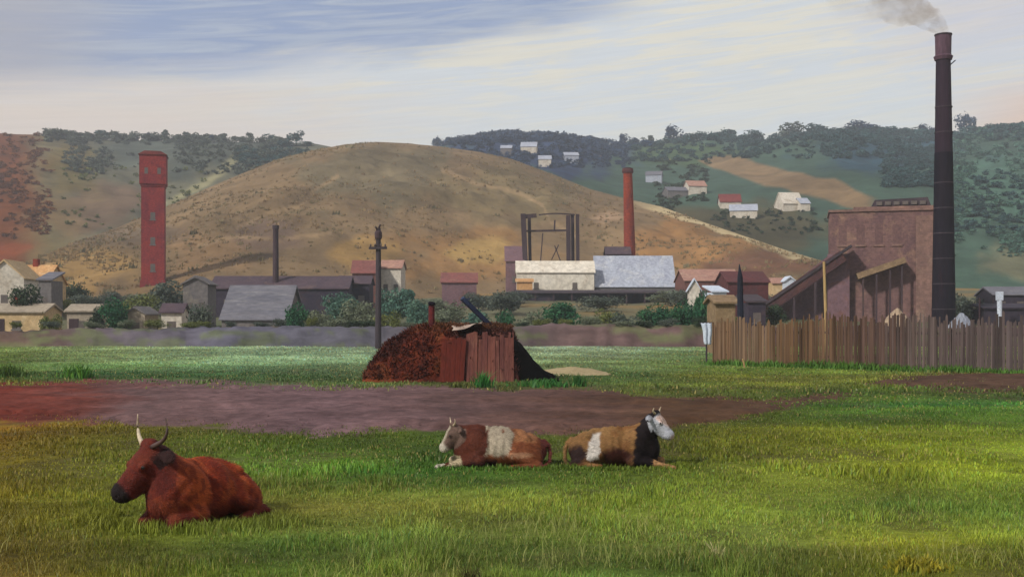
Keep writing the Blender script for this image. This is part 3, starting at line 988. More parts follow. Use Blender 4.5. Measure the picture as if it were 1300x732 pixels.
def make_cow(name, label, px, py, heading, scale, colfn, horns, horn_mats, hairs=42000, **kw):
    d = F * EYE / (py - PY0)
    x0, y0 = X(px, d), d
    t = thing(name, label, 'cow', (x0, y0, gz1(x0, y0) - 0.02), heading)
    v, f, hp, HR, hs = cow_body(**kw)
    q = ((v - hp) @ HR) / hs
    nz = fbm(v[:, 0] * 5 + v[:, 2] * 3 + 40, v[:, 1] * 5 + v[:, 2] * 4, 4)
    col = colfn(v, q, nz)
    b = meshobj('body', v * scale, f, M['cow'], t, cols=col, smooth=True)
    # short hair lying back over the hide
    nrm = np.zeros((len(v), 3), np.float32); b.data.vertex_normals.foreach_get('vector', nrm.ravel()) if False else None
    vn = np.zeros(len(v) * 3, np.float32); b.data.vertices.foreach_get('normal', vn); nrm = vn.reshape(-1, 3)
    A3 = v[f[:, 1]] - v[f[:, 0]]; B3 = v[f[:, 3]] - v[f[:, 0]]
    k = int(hairs)
    fi = RNG.integers(0, len(f), k); a1 = RNG.random((k, 1)); b1 = RNG.random((k, 1))
    p = v[f[fi, 0]] + A3[fi] * a1 + B3[fi] * b1
    nn = nrm[f[fi, 0]]
    flow = np.array([-.8, 0, -.45]) + RNG.normal(0, .28, (k, 3))
    tang = flow - nn * (flow * nn).sum(1)[:, None]; tang /= np.linalg.norm(tang, axis=1)[:, None] + 1e-6
    side = np.cross(nn, tang)
    L = (.03 + .045 * RNG.random((k, 1))) * np.where(((p - hp) ** 2).sum(1) < .4 * hs * hs, .55, 1.0)[:, None]
    w = .0042
    hv = np.stack([p - side * w - nn * .002, p + side * w - nn * .002, p + tang * L + nn * L * (.22 + .2 * RNG.random((k, 1)))], 1).reshape(-1, 3)
    hc = np.repeat(col[f[fi, 0]] * (.5 + 1.0 * RNG.random((k, 1))), 3, 0)
    ho = meshobj('coat', hv * scale, np.arange(k * 3).reshape(-1, 3), M['coat'], t, cols=hc)
    ho['kind'] = 'stuff'
    for s, hm in zip((1, -1), horn_mats):
        pts = [hp + hs * (HR @ np.array((p[0], p[1] * s, p[2]), np.float32)) for p in horns]
        hb = horn_mesh([p * scale for p in pts], .030 * hs * scale)
        hb.build('horn', M[hm], t, smooth=True)
    for s in (1, -1):
        c = hp + hs * (HR @ np.array((.168, .138 * s, .036), np.float32))
        eb = MB()
        c = c * scale; r = .019 * hs * scale
        rings = [c + np.array((0, 0, k)) * r for k in (-1, -.7, -.2, .3, .75, 1)]
        eb.tube(rings, [r * math.sqrt(max(.01, 1 - k * k)) for k in (-1, -.7, -.2, .3, .75, 1)], 10)
        eb.build('eye', M['eye'], t, smooth=True)
    return t


def col_red(v, q, nz):
    x, y, z = v[:, 0], v[:, 1], v[:, 2]
    hf = fbm(x * 14 + 3, z * 16 + y * 14, 3)
    c = np.zeros_like(v) + np.array(A(142, 54, 26))
    c = blend(c, A(170, 80, 38), sstep(.50, .60, nz) * .8)
    c = blend(c, A(92, 30, 20), sstep(.5, .36, hf) * .6)
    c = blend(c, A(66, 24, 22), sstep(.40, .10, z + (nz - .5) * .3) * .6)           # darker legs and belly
    c = blend(c, A(72, 26, 22), sstep(.5, .8, x) * .5)                                 # dark neck and brisket
    f = face_mask(q, -.1)
    c = blend(c, A(88, 30, 24), f * .8)
    c = blend(c, A(110, 48, 32), f * spot(q[:, 0], q[:, 2], .10, .07, .14, .06, hf - .5) * .8)
    c = blend(c, A(30, 20, 20), sstep(.37, .42, q[:, 0] - (np.abs(q[:, 1]) - .05) * .2) * f)                        # dark muzzle
    c = blend(c, A(34, 20, 20), sstep(.11, .15, np.abs(q[:, 1])) * (q[:, 0] < .07) * (q[:, 0] > -.2) * (q[:, 2] > -.08) * (np.abs(q[:, 2]) < .2) * .9)
    c = blend(c, A(36, 20, 20), spot(q[:, 0], q[:, 2], -.12, .02, .10, .12, hf - .5) * (np.abs(q[:, 1]) < .2) * .8)   # dark poll
    c = blend(c, A(150, 76, 42), sstep(.05, .01, np.abs(x + .42 - (z - .6) * .2)) * sstep(.4, .55, z) * .6)
    return c


def col_white_face(v, q, nz):
    x, y, z = v[:, 0], v[:, 1], v[:, 2]
    hf = fbm(x * 22 + z * 9, z * 20 + y * 12, 3) - .5
    n = (nz - .5) * .5 + hf * .14
    c = np.zeros_like(v) + np.array(A(134, 76, 46))
    c = blend(c, A(116, 62, 36), sstep(.5, .62, nz) * .8)
    c = blend(c, A(170, 118, 80), spot(x, z, -.55, .66, .44, .17, n * 1.4) * .9)
    c = blend(c, A(92, 46, 32), sstep(.22, .30, x + n))                   # dark red shoulder and neck
    wh = sstep(.06, .0, np.abs(x - .04 + n * .8) - .22) * sstep(.22, .3, z + n * .6)
    c = blend(c, A(186, 172, 150), wh)                                     # white girth band
    c = blend(c, A(168, 124, 94), spot(x, z, -.42, .30, .34, .07, n))
    c = blend(c, A(104, 50, 44), sstep(-.84, -.92, x + n))
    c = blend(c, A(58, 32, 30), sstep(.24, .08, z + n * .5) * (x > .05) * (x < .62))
    f = face_mask(q, -.12)
    c = blend(c, A(112, 90, 80), f * .95)
    c = blend(c, A(192, 180, 158), f * sstep(.07, .02, np.abs(q[:, 1]) - .01) * (q[:, 0] > .0) * (q[:, 2] > -.1))
    c = blend(c, A(206, 196, 178), sstep(.33, .40, q[:, 0] + n * .1) * f)
    c = blend(c, A(192, 174, 142), (x > .80) * (z < .26) * (q[:, 2] < -.3))  # pale stretched foreleg
    return c


def face_mask(q, back=-.04):
    """head without the neck behind and below it"""
    inb = (np.abs(q[:, 1]) < .34) & (q[:, 2] < .3) & (q[:, 2] > -.24) & (q[:, 0] > -.2)
    e = q[:, 0] - back + .0 + np.clip(q[:, 2] + .06, -.2, 0) * 1.5 + (np.abs(q[:, 1]) > .15) * .1
    return sstep(-.015, .02, e) * inb


def col_dark_neck(v, q, nz):
    x, y, z = v[:, 0], v[:, 1], v[:, 2]
    hf = fbm(x * 22 + z * 9, z * 20 + y * 12, 3) - .5
    n = (nz - .5) * .45 + hf * .12
    c = np.zeros_like(v) + np.array(A(146, 108, 66))
    c = blend(c, A(128, 84, 46), sstep(.5, .62, nz) * .7)
    c = blend(c, A(172, 134, 84), sstep(.62, .74, z) * sstep(.1, -.2, x) * .5)
    c = blend(c, A(66, 32, 24), spot(x, z, .12, .24, .46, .27, n * 1.6))       # dark red flank
    c = blend(c, A(46, 26, 24), spot(x, z, -.78, .24, .36, .27, n * 1.6))      # dark thigh
    wx = -.40 - (.55 - z) * .10
    wh = sstep(.035, .0, np.abs(x - wx + n * .25) - .075 - .3 * np.clip(.62 - z, 0, .3) * (x > wx)) * sstep(.16, .2, z + n * .3) * sstep(.72, .66, z + n * .3)
    c = blend(c, A(216, 208, 198), wh)                                         # white blaze on the flank
    c = blend(c, A(30, 22, 24), sstep(.44, .50, x + n * .5 - np.clip(z - .70, 0, .3) * .25))    # black neck and chest
    f = face_mask(q, .0)
    c = blend(c, A(182, 184, 192), f)
    c = blend(c, A(206, 178, 164), f * sstep(.02, .07, q[:, 2]) * sstep(.0, .06, q[:, 0]) * .9)
    c = blend(c, A(202, 176, 168), sstep(.44, .5, q[:, 0]) * f)
    c = blend(c, A(170, 130, 88), (x > .86) * (z < .2) * (q[:, 2] < -.3))
    return c


make_cow('red_cow', 'deep red cow with upcurved horns lying at the left, nearest the viewer', 251, 660, math.radians(180 + 72), .93, col_red,
         [(-.02, .06, .10), (-.06, .17, .12), (-.11, .27, .15), (-.17, .30, .22), (-.22, .27, .31)], ('dark_horn', 'horn'),
         head_pos=(.70, -.20, .93), head_yaw=math.radians(-27), head_pitch=math.radians(-36), hs=1.36, bony=1.5, h=.0155, drop=.22, tuck=.10)
make_cow('white_faced_cow', 'brown and white cow with white muzzle lying left, one pale foreleg stretched out', 631, 591, math.radians(180 + 8), .79, col_white_face,
         [(-.03, .06, .10), (-.06, .14, .12), (-.10, .19, .15), (-.14, .19, .21)], ('horn', 'horn'),
         head_pos=(.90, .02, .78), head_yaw=math.radians(10), head_pitch=math.radians(-46), hs=1.05, leg='stretch', fleg_side=1, h=.018, tail_side=1, drop=.2)
make_cow('dark_necked_cow', 'tan cow with black neck and pale face raised, lying facing right', 783, 590, math.radians(0 - 18), .78, col_dark_neck,
         [(-.03, .06, .10), (-.05, .14, .12), (-.08, .19, .15), (-.09, .19, .21)], ('horn', 'horn'),
         head_pos=(.84, -.02, 1.04), head_yaw=math.radians(-10), head_pitch=math.radians(-36), hs=1.12, leg='stretch', fleg_side=-1, h=.018, tail_side=-1, drop=.16)

# ---------------------------------------------------------------- sod hut
def make_hut():
    d = 44.6
    x0 = X(561, d)
    S = d / F                       # metres per photo pixel at the hut
    t = thing('sod_hut', 'rust brown sod hut like a low mound in the middle of the meadow', 'hut', (x0, d, gz1(x0, d) - .03), 0.0)
    # profile of the mound along x
    pxs = np.array([462, 467, 474, 484, 500, 516, 533, 552, 575, 600, 625, 642, 650, 655, 658, 661])
    tops = np.array([487, 476, 462, 446, 432, 424, 417, 414, 414, 415, 414, 416, 420, 436, 462, 487])
    xs = (pxs - 561) * S; hs = (487 - tops) * S * 0.98
    gx = np.linspace(xs[0] - .1, xs[-1] + .1, 200); gy = np.linspace(-1.9, 1.9, 110)
    Xg, Yg = np.meshgrid(gx, gy, indexing='ij')
    hh = np.interp(Xg, xs, hs)
    fall = np.clip(1 - np.abs(Yg / 1.84) ** 3.6, 0, 1)
    slopey = np.interp(Xg, [-3, -1, 1, 3], [1.3, .9, .45, .3])
    h = hh * fall ** slopey
    h = h + ((fbm(Xg * 2.2 + 5, Yg * 2.2, 4) - .5) * .34 + (fbm(Xg * 7, Yg * 7 + 3, 3) - .5) * .14) * np.clip(h / .5, 0, 1) - .08
    c = np.zeros(Xg.shape + (3,)) + np.array(A(104, 46, 30))
    n = fbm(Xg * 1.8 + 9, Yg * 1.8 + h * 2, 4)
    c = blend(c, A(76, 36, 28), sstep(.5, .36, n))
    c = blend(c, A(112, 62, 36), sstep(.54, .66, n) * .7)
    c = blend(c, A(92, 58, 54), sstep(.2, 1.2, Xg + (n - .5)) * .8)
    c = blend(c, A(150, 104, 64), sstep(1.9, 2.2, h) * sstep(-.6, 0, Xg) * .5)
    c = blend(c, A(112, 56, 30), spot(Xg, h, -2.6, .2, .9, .35, n - .5) * .7)
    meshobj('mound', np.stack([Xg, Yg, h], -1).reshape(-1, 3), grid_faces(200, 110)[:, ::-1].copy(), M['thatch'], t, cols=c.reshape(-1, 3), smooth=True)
    # loose straw and sods bristling from the cover
    k = 9500
    ix = RNG.integers(2, 198, k); iy = (2 + 60 * RNG.random(k) ** 1.6).astype(int)
    sel = h[ix, iy] > .12
    ix, iy = ix[sel], iy[sel]
    sel = (Xg[ix, iy] < .0) | (h[ix, iy] > 1.75) | (RNG.random(len(ix)) < .12) | (Xg[ix, iy] > 2.75)
    ix, iy = ix[sel], iy[sel]
    k = len(ix)
    cc = c[ix, iy] * (0.55 + .9 * RNG.random((k, 1)))
    v, f, cc = blades(Xg[ix, iy], Yg[ix, iy], .06 + .22 * RNG.random(k), .014 + .016 * RNG.random(k), np.clip(cc, .004, .5), lean=1.7, zf=h[ix, iy])
    o = meshobj('straw_cover', v, f, M['grass'], t, cols=cc); o['kind'] = 'stuff'
    # board front
    mb = MB(); xx = (594 - 561) * S
    while xx < (652 - 561) * S:
        w = .13 + random.random() * .09
        z1 = (487 - random.uniform(424, 440)) * S
        lean = random.uniform(-.03, .03)
        y = -1.90
        p = [(xx, -.1), (xx + w - .012, -.1), (xx + w - .012 + lean, z1), (xx + lean, z1 + random.uniform(-.05, .05))]
        mb.prism(p, y + random.uniform(-.02, .02), y + .06)
        xx += w
    # boards lean back against the mound
    for i, q in enumerate(mb.v):
        mb.v[i] = (q[0], q[1] + q[2] * .16 - .08, q[2])
    mb.build('board_front', M['hut_board'], t)
    # door
    dr = MB()
    xx = (562 - 561) * S
    for i in range(5):
        w = .19
        ht = 1.66 + random.uniform(-.16, .14)
        dr.prism([(xx, 0.05), (xx + w - .01, 0.05), (xx + w - .01 + .1, ht), (xx + .1, ht + .03)], -1.96 + .01 * (i % 2), -1.90)
        xx += w
    for i, q in enumerate(dr.v):
        dr.v[i] = (q[0], q[1] + q[2] * .16 - .12, q[2])
    do = dr.build('door', M['hut_door'], t); do['label'] = 'rusty red plank door'
    # stove pipe
    xp = (549 - 561) * S
    zt = (487 - 392) * S
    pp = MB().tube([(xp, -.5, 1.7), (xp, -.5, zt)], [.13, .12], 12).build('stove_pipe', M['rust_pipe'], t)
    MB().tube([(xp, -.5, zt + .002), (xp, -.5, zt + .05), (xp + .02, -.5, zt + .14)], [.17, .17, .10], 12).build('pipe_cap', M['black_iron'], pp)
    # black side wing, shade of the hut's right side put into its colour
    fl = MB()
    x2 = (652 - 561) * S
    zs = [2.02, 1.72, 1.45, 1.25, .95, .72, .5, .34, .16, -.05]
    xe = [(648 - 561), (652 - 561), (660 - 561), (665 - 561), (673 - 561), (678 - 561), (686 - 561), (692 - 561), (703 - 561), (716 - 561)]
    xe = [v_ * S for v_ in xe]
    for side in (0,):
        vs = []
        for i, (xq, zq) in enumerate(zip(xe, zs)):
            for j, yq in enumerate(np.linspace(-1.72, 1.35, 12)):
                jx = random.uniform(-.05, .05); jz = random.uniform(-.05, .05)
                vs.append((xq + jx, yq + random.uniform(-.03, .03) - .10 * (1 - zq / 2), zq + jz))
        fs = []
        for i in range(len(xe) - 1):
            for j in range(11):
                a = i * 12 + j
                fs.append((a, a + 1, a + 13, a + 12))
        # front gusset closes the wing
        b = len(vs)
        vs.append((x2 - .3, -1.78, -.05))
        for i in range(len(xe) - 1):
            fs.append((b, i * 12, (i + 1) * 12))
        fl.add(vs, fs)
    fl.build('tarred_wing', M['tar'], t)


make_hut()
d_ = 44.4; S_ = d_ / F
hx = X(561, d_)
plk = MB().bar((X(628, d_), d_ - .3, Z(418, d_)), (X(588, d_), d_ - .9, Z(379, d_)), .2, .16)
plk.bar((X(591, d_), d_ - .85, Z(381.5, d_)), (X(598, d_), d_ - .8, Z(379, d_)), .07, .06)
tag(plk.build('plank', M['blue_plank']), 'blue-black plank leaning upright on the roof of the sod hut', 'plank')
cl = []
nx_, ny_ = 26, 14
for i in range(nx_):
    for j in range(ny_):
        a = i / (nx_ - 1); b = j / (ny_ - 1)
        px = 576 + 36 * a
        zz = Z(414, d_) + .05 + .22 * max(0, a - .6) ** 1.3 * 2.2 + .03 * math.sin(a * 9 + b * 4) - (.12 + .10 * math.sin(a * 5 + 1)) * (1 - b) ** 2
        cl.append((X(px, d_) + .05 * math.sin(b * 9), d_ - 1.45 + 1.3 * b, zz))
tag(meshobj('sacking', cl, grid_faces(nx_, ny_)[:, ::-1].copy(), M['cloth'], smooth=True), 'off-white sacking thrown over the top of the sod hut', 'cloth')

# sand heap right of the hut
def heap(name, label, cat, m, x0, y0, rx, ry, h, rough=.25, seed=0, n=60):
    gx = np.linspace(-1.1, 1.1, n); Xg, Yg = np.meshgrid(gx, gx, indexing='ij')
    r = np.sqrt(Xg ** 2 + Yg ** 2)
    nzz = fbm(Xg * 2 + seed * 7, Yg * 2 + seed, 4) - .5
    hh = h * np.clip(1 - (r + nzz * .5), 0, 1) ** .8 + nzz * rough * h * (r < 1) + (fbm(Xg * 9 + seed, Yg * 9, 2) - .5) * rough * h * .6
    hh = np.where(r > 1.02, -.3, hh) - .05
    v = np.stack([Xg * rx, Yg * ry, hh], -1).reshape(-1, 3)
    o = meshobj(name, v, grid_faces(n, n)[:, ::-1].copy(), m, smooth=True)
    o.location = (x0, y0, gz1(x0, y0))
    return tag(o, label, cat)


heap('sand_heap', 'low heap of yellow sand on the grass just right of the sod hut', 'sand heap', M['sand'], X(728, 50), 50, 1.75, 3.6, .30, .15, 3)

# ---------------------------------------------------------------- poles
def utility_pole():
    d = 90.0
    x0 = X(480, d); z0 = gz1(x0, d)
    t = thing('utility_pole', 'tall weathered utility pole with one short crossarm behind the sod hut', 'utility pole', (x0, d, z0 - .1))
    zt = Z(288, d) - z0; za = Z(313.5, d) - z0
    MB().tube([(0, 0, 0), (.03, 0, zt * .5), (.02, 0, zt)], [.27, .235, .19], 12).build('pole', M['pole_wood'], t)
    arm = MB().bar((-.72, -.26, za), (.76, -.26, za + .02), .2, .2).build('crossarm', M['pole_wood'], t)
    for sx in (-.58, -.22, .25, .62):
        MB().tube([(sx, -.26, za + .10), (sx, -.26, za + .24), (sx, -.26, za + .34)], [.05, .085, .05], 8).build('insulator', M['dark_horn'], arm)
    hd = MB()
    hd.tube([(.02, -.0, zt - .95), (.02, 0, zt - .8), (.02, 0, zt - .35), (.02, 0, zt - .2)], [.21, .30, .30, .21], 10)
    hd.bar((.02, -.1, zt - .1), (.22, -.25, zt + .28), .10, .10)
    hd.bar((.02, -.1, zt - .3), (-.18, -.25, zt + .1), .10, .10)
    hd.build('pole_head', M['timber'], t)


utility_pole()


def post(name, label, cat, px, pyt, d, w0, w1, m, lean=0.0, tip=False):
    x0 = X(px, d); z0 = gz1(x0, d)
    zt = Z(pyt, d) - z0
    mb = MB()
    pts = [(0, 0, -.2), (lean * .5 + .03 * w0, 0, zt * .5), (lean, 0, zt)]
    rr = [w0, (w0 + w1) / 2, w1]
    if tip:
        pts = [(0, 0, -.2), (0, 0, zt * .5), (-.02, 0, zt * .86), (-.06, 0, zt)]; rr = [w0, w0 * .95, w0 * .8, .02]
    mb.tube(pts, rr, 10)
    o = mb.build(name, m, smooth=False)
    o.location = (x0, d, z0)
    return tag(o, label, cat)


t = thing('flue_pipe', 'thin brown flue rising from the long purple-roofed shed', 'flue', (X(350, 152), 152, gz1(X(350, 152), 152)))
z_ = Z(286, 152) - t.location.z
MB().tube([(0, 0, 0), (0, 0, z_ - .5)], [.46, .38], 12).build('stack', M['timber'], t)
MB().tube([(0, 0, z_ - .497), (0, 0, z_)], [.46, .46], 12).build('cap_ring', M['dark_roof'], t)
post('timber_post', 'blue-black pointed post standing behind the left end of the fence', 'post', 940, 335, 64, .20, .12, M['tar_wood'], tip=True)
post('pale_pole', 'thin pale pole leaning in front of the brick works, behind the fence', 'pole', 1050, 332, 70, .11, .085, M['pale_wood'], lean=-.2)
post('dark_stake', 'thin dark stake sticking up behind the grey end of the fence', 'stake', 1243, 378, 56, .06, .04, M['timber'], lean=.03)
post('pale_stake', 'short pale wooden stake in the grass at the foot of the fence', 'stake', 946, 455, 54, .055, .04, M['pale_wood'], lean=-.12)

# ---------------------------------------------------------------- fence
def fence():
    pts = [(905, 463), (1000, 466.5), (1100, 470), (1200, 473), (1320, 476.5), (1440, 480)]
    P = []
    for (px, py) in pts:
        d = F * EYE / (py - PY0)
        P.append(np.array([X(px, d), d]))
    a, b = P[0], P[-1]
    L = np.linalg.norm(b - a); u = (b - a) / L
    ang = math.atan2(u[1], u[0])
    t = thing('board_fence', 'weathered brown and grey board fence with ragged tops in front of the works', 'fence', (a[0], a[1], gz1(*a) - .05), ang)
    n = 8
    sec = L / n
    for i in range(n):
        s0 = i * sec
        wx = a + u * (s0 + sec / 2)
        pxm = PX0 + F * wx[0] / wx[1]
        bc = []
        mb = MB(); s = s0
        while s < s0 + sec - .05:
            w = random.uniform(.07, .15)
            w = min(w, s0 + sec - s - .004)
            px = PX0 + F * (a + u * s)[0] / (a + u * s)[1]
            top = np.interp(px, [905, 940, 1000, 1060, 1120, 1180, 1240, 1300, 1500], [2.40, 2.34, 2.40, 2.58, 2.60, 2.42, 2.44, 2.42, 2.45])
            top += random.uniform(-.2, .2) + .12 * math.sin(s * 1.3) + (random.random() < .16) * random.uniform(-.25, .4)
            l = random.uniform(-.035, .035)
            z0 = gz1(*(a + u * s)) - (gz1(*a) - .05) - .1
            k = random.random()
            if k < .45:
                tp = [(s + w - .012 + l, top - .06), (s + w * .5 + l, top + .07), (s + l, top - .06)]
            else:
                tp = [(s + w - .012 + l, top + random.uniform(-.05, .05)), (s + l, top + random.uniform(-.05, .05))]
            y = random.uniform(-.018, .018)
            px2 = px + random.uniform(-25, 25)
            base = np.array([np.interp(px2, [905, 940, 1000, 1050, 1110, 1170, 1300], lin(q_)) for q_ in ([112, 130, 104, 92, 92, 96, 92], [84, 106, 78, 70, 70, 82, 80], [60, 84, 54, 54, 60, 76, 76])]) * random.uniform(.5, 1.0) * np.array([.98, 1.0, 1.06])
            nb_ = len(mb.v)
            mb.prism([(s, z0), (s + w - .012, z0)] + tp, y - .0125, y + .0125)
            bc += [base] * (len(mb.v) - nb_)
            s += w
        if mb.v:
            meshobj('board_panel', mb.v, mb.f, M['fence'], t, cols=np.array(bc))
    for zr in (.62, 1.82):
        rb = MB()
        for i in range(n):
            rb.bar((i * sec + .02, .085, zr + random.uniform(-.03, .03)), ((i + 1) * sec - .02, .085, zr + random.uniform(-.03, .03)), .07, .09)
        rb.build('rail', M['fence_grey'], t)
    for i in range(n + 1):
        MB().box(i * sec - .07, i * sec + .07, .13, .27, -.1, 2.1 + random.uniform(-.1, .1)).build('fence_post', M['fence_grey'], t)


fence()
# white sheet hung on a line post by the fence end
d_ = 62.0
t = thing('white_sheet', 'white sheet hanging on a short pole by the left end of the fence', 'sheet', (X(896, d_), d_, gz1(X(896, d_), d_)))
S_ = d_ / F
vs = []; nn = 12; mm = 16
for i in range(nn):
    for j in range(mm):
        a = i / (nn - 1); b = j / (mm - 1)
        w = .30 - .11 * b
        vs.append((-w + 2 * w * a + .14 * b + .03 * math.sin(b * 5), -.07 + .06 * math.sin(a * 13 + b * 2), (437 - 410) * S_ * (1 - b) + .02 * math.sin(a * 20) + (Z(437, d_) - t.location.z)))
sh = meshobj('cloth', vs, grid_faces(nn, mm), M['sheet'], t, smooth=True)
sm = sh.modifiers.new('thick', 'SOLIDIFY'); sm.thickness = .02
zt_ = Z(409, d_) - t.location.z
MB().tube([(.06, .08, -.1), (.04, .08, zt_ + .05)], [.05, .045], 8).build('pole', M['pole_wood'], t)
MB().bar((-.34, .02, zt_ - .03), (.38, .02, zt_ - .01), .05, .05).build('crossbar', M['pole_wood'], t)

# ---------------------------------------------------------------- chimneys
def tall_chimney():
    d = 128.0; x0 = X(1198, d); z0 = gz1(x0, d)
    t = thing('tall_chimney', 'very tall slender dark chimney, smoking, rising right of the brick works', 'chimney', (x0, d, z0 - .3))
    H = Z(44, d) - z0 + .3
    lean = X(1197.5, d) - X(1198, d)
    hb = H * .60
    MB().tube([(0, 0, 0), (0, 0, 1.2), (0, 0, hb)], [1.42, 1.34, 1.02], 24).build('lower_shaft', M['black_iron'], t)
    up = MB()
    up.tube([(0, 0, hb + .004), (lean, 0, H - 3.0)], [1.0, .82], 24)
    up.build('upper_shaft', M['soot_shaft'], t)
    cp = MB()
    cp.tube([(lean, 0, H - 2.997), (lean, 0, H - 2.6), (lean, 0, H - 2.4), (lean, 0, H - .12)], [.95, 1.08, .88, .92], 24)
    cp.build('crown', M['soot_top'], t)
    MB().tube([(lean, 0, H - .117), (lean, 0, H + .02)], [.99, .99], 24).build('rim', M['dark_roof'], t)
    for k in range(9):
        zr = 2.4 + k * (H - 8) / 9
        r = 1.36 - .40 * zr / hb if zr < hb else 1.0 - .18 * (zr - hb) / (H - hb)
        MB().tube([(0, 0, zr), (0, 0, zr + .12)], [r + .05, r + .05], 24).build('iron_band', M['dark_roof'], t)
    MB().bar((lean + .7, -.3, H - 3.6), (lean + 1.25, -.4, H - 3.1), .12, .12).build('bracket', M['black_iron'], t)
    return x0, d, z0 - .3 + H


M['soot_shaft'] = pmat('soot_shaft', A(46, 28, 42), A(32, 22, 36), A(66, 32, 42), scale=.4, stretch=(1, 1, .12), fine=4, bump=.3, rough=.8)
cx_, cy_, cz_ = tall_chimney()


def water_tower():
    d = 200.0; x0 = X(195, d); z0 = gz1(x0, d)
    S = d / F
    t = thing('brick_tower', 'square red brick water tower with wider head, alone on the left hillside', 'tower', (x0, d, z0 - 1), math.radians(14))
    H = Z(195, d) - z0 + 1; hh = Z(238, d) - z0 + 1
    w = 2.0
    MB().box(-w, w, -w, w, 0, hh).build('shaft', M['tower_brick'], t)
    MB().box(-w - .18, w + .18, -w - .18, w + .18, 0, 1.6).build('plinth', M['tower_brick'], t)
    hd = MB().box(-w - .12, w + .12, -w - .12, w + .12, hh + .003, hh + .4).box(-w - .3, w + .3, -w - .3, w + .3, hh + .403, H - .5)
    hd.build('tank_head', M['tower_brick'], t)
    MB().prism([(-w - .5, H - .497), (w + .5, H - .497), (w * .7, H + .15), (-w * .7, H + .15)], -w - .5, w + .5).build('roof', M['red_roof'], t)
    for z in (3.2, 8.0, 12.5):
        f = MB().box(-.42, .42, -w - .03, -w + .05, z, z + 1.3).build('window', M['window'], t)
        MB().box(-.56, .56, -w - .1, -w + .02, z - .18, z - .003).build('sill', M['grey_wall'], f)
    for xq in (-1.1, 1.1):
        MB().box(xq - .3, xq + .3, -w - .33, -w - .25, hh + 2.2, hh + 3.3).build('window', M['window'], t)


water_tower()


def brick_stack():
    d = 216.0; x0 = X(801, d); z0 = gz1(x0, d)
    t = thing('brick_chimney', 'slim orange-red brick chimney behind the pale blue-roofed kiln shed', 'chimney', (x0, d, z0 - 1), .3)
    H = Z(214, d) - z0 + 1
    ln = -(805 - 797) * d / F * .55
    MB().tube([(0, 0, 0), (ln * .5, 0, H * .5), (ln, 0, H - .9)], [1.25, 1.08, .88], 16).build('shaft', M['stack_brick'], t)
    MB().tube([(ln, 0, H - .897), (ln, 0, H - .6), (ln, 0, H - .003)], [1.05, 1.12, 1.02], 16).build('crown', M['maroon_wall'], t)
    MB().tube([(ln, 0, H), (ln, 0, H + .1)], [.7, .7], 16).build('flue_mouth', M['tar'], t)


brick_stack()

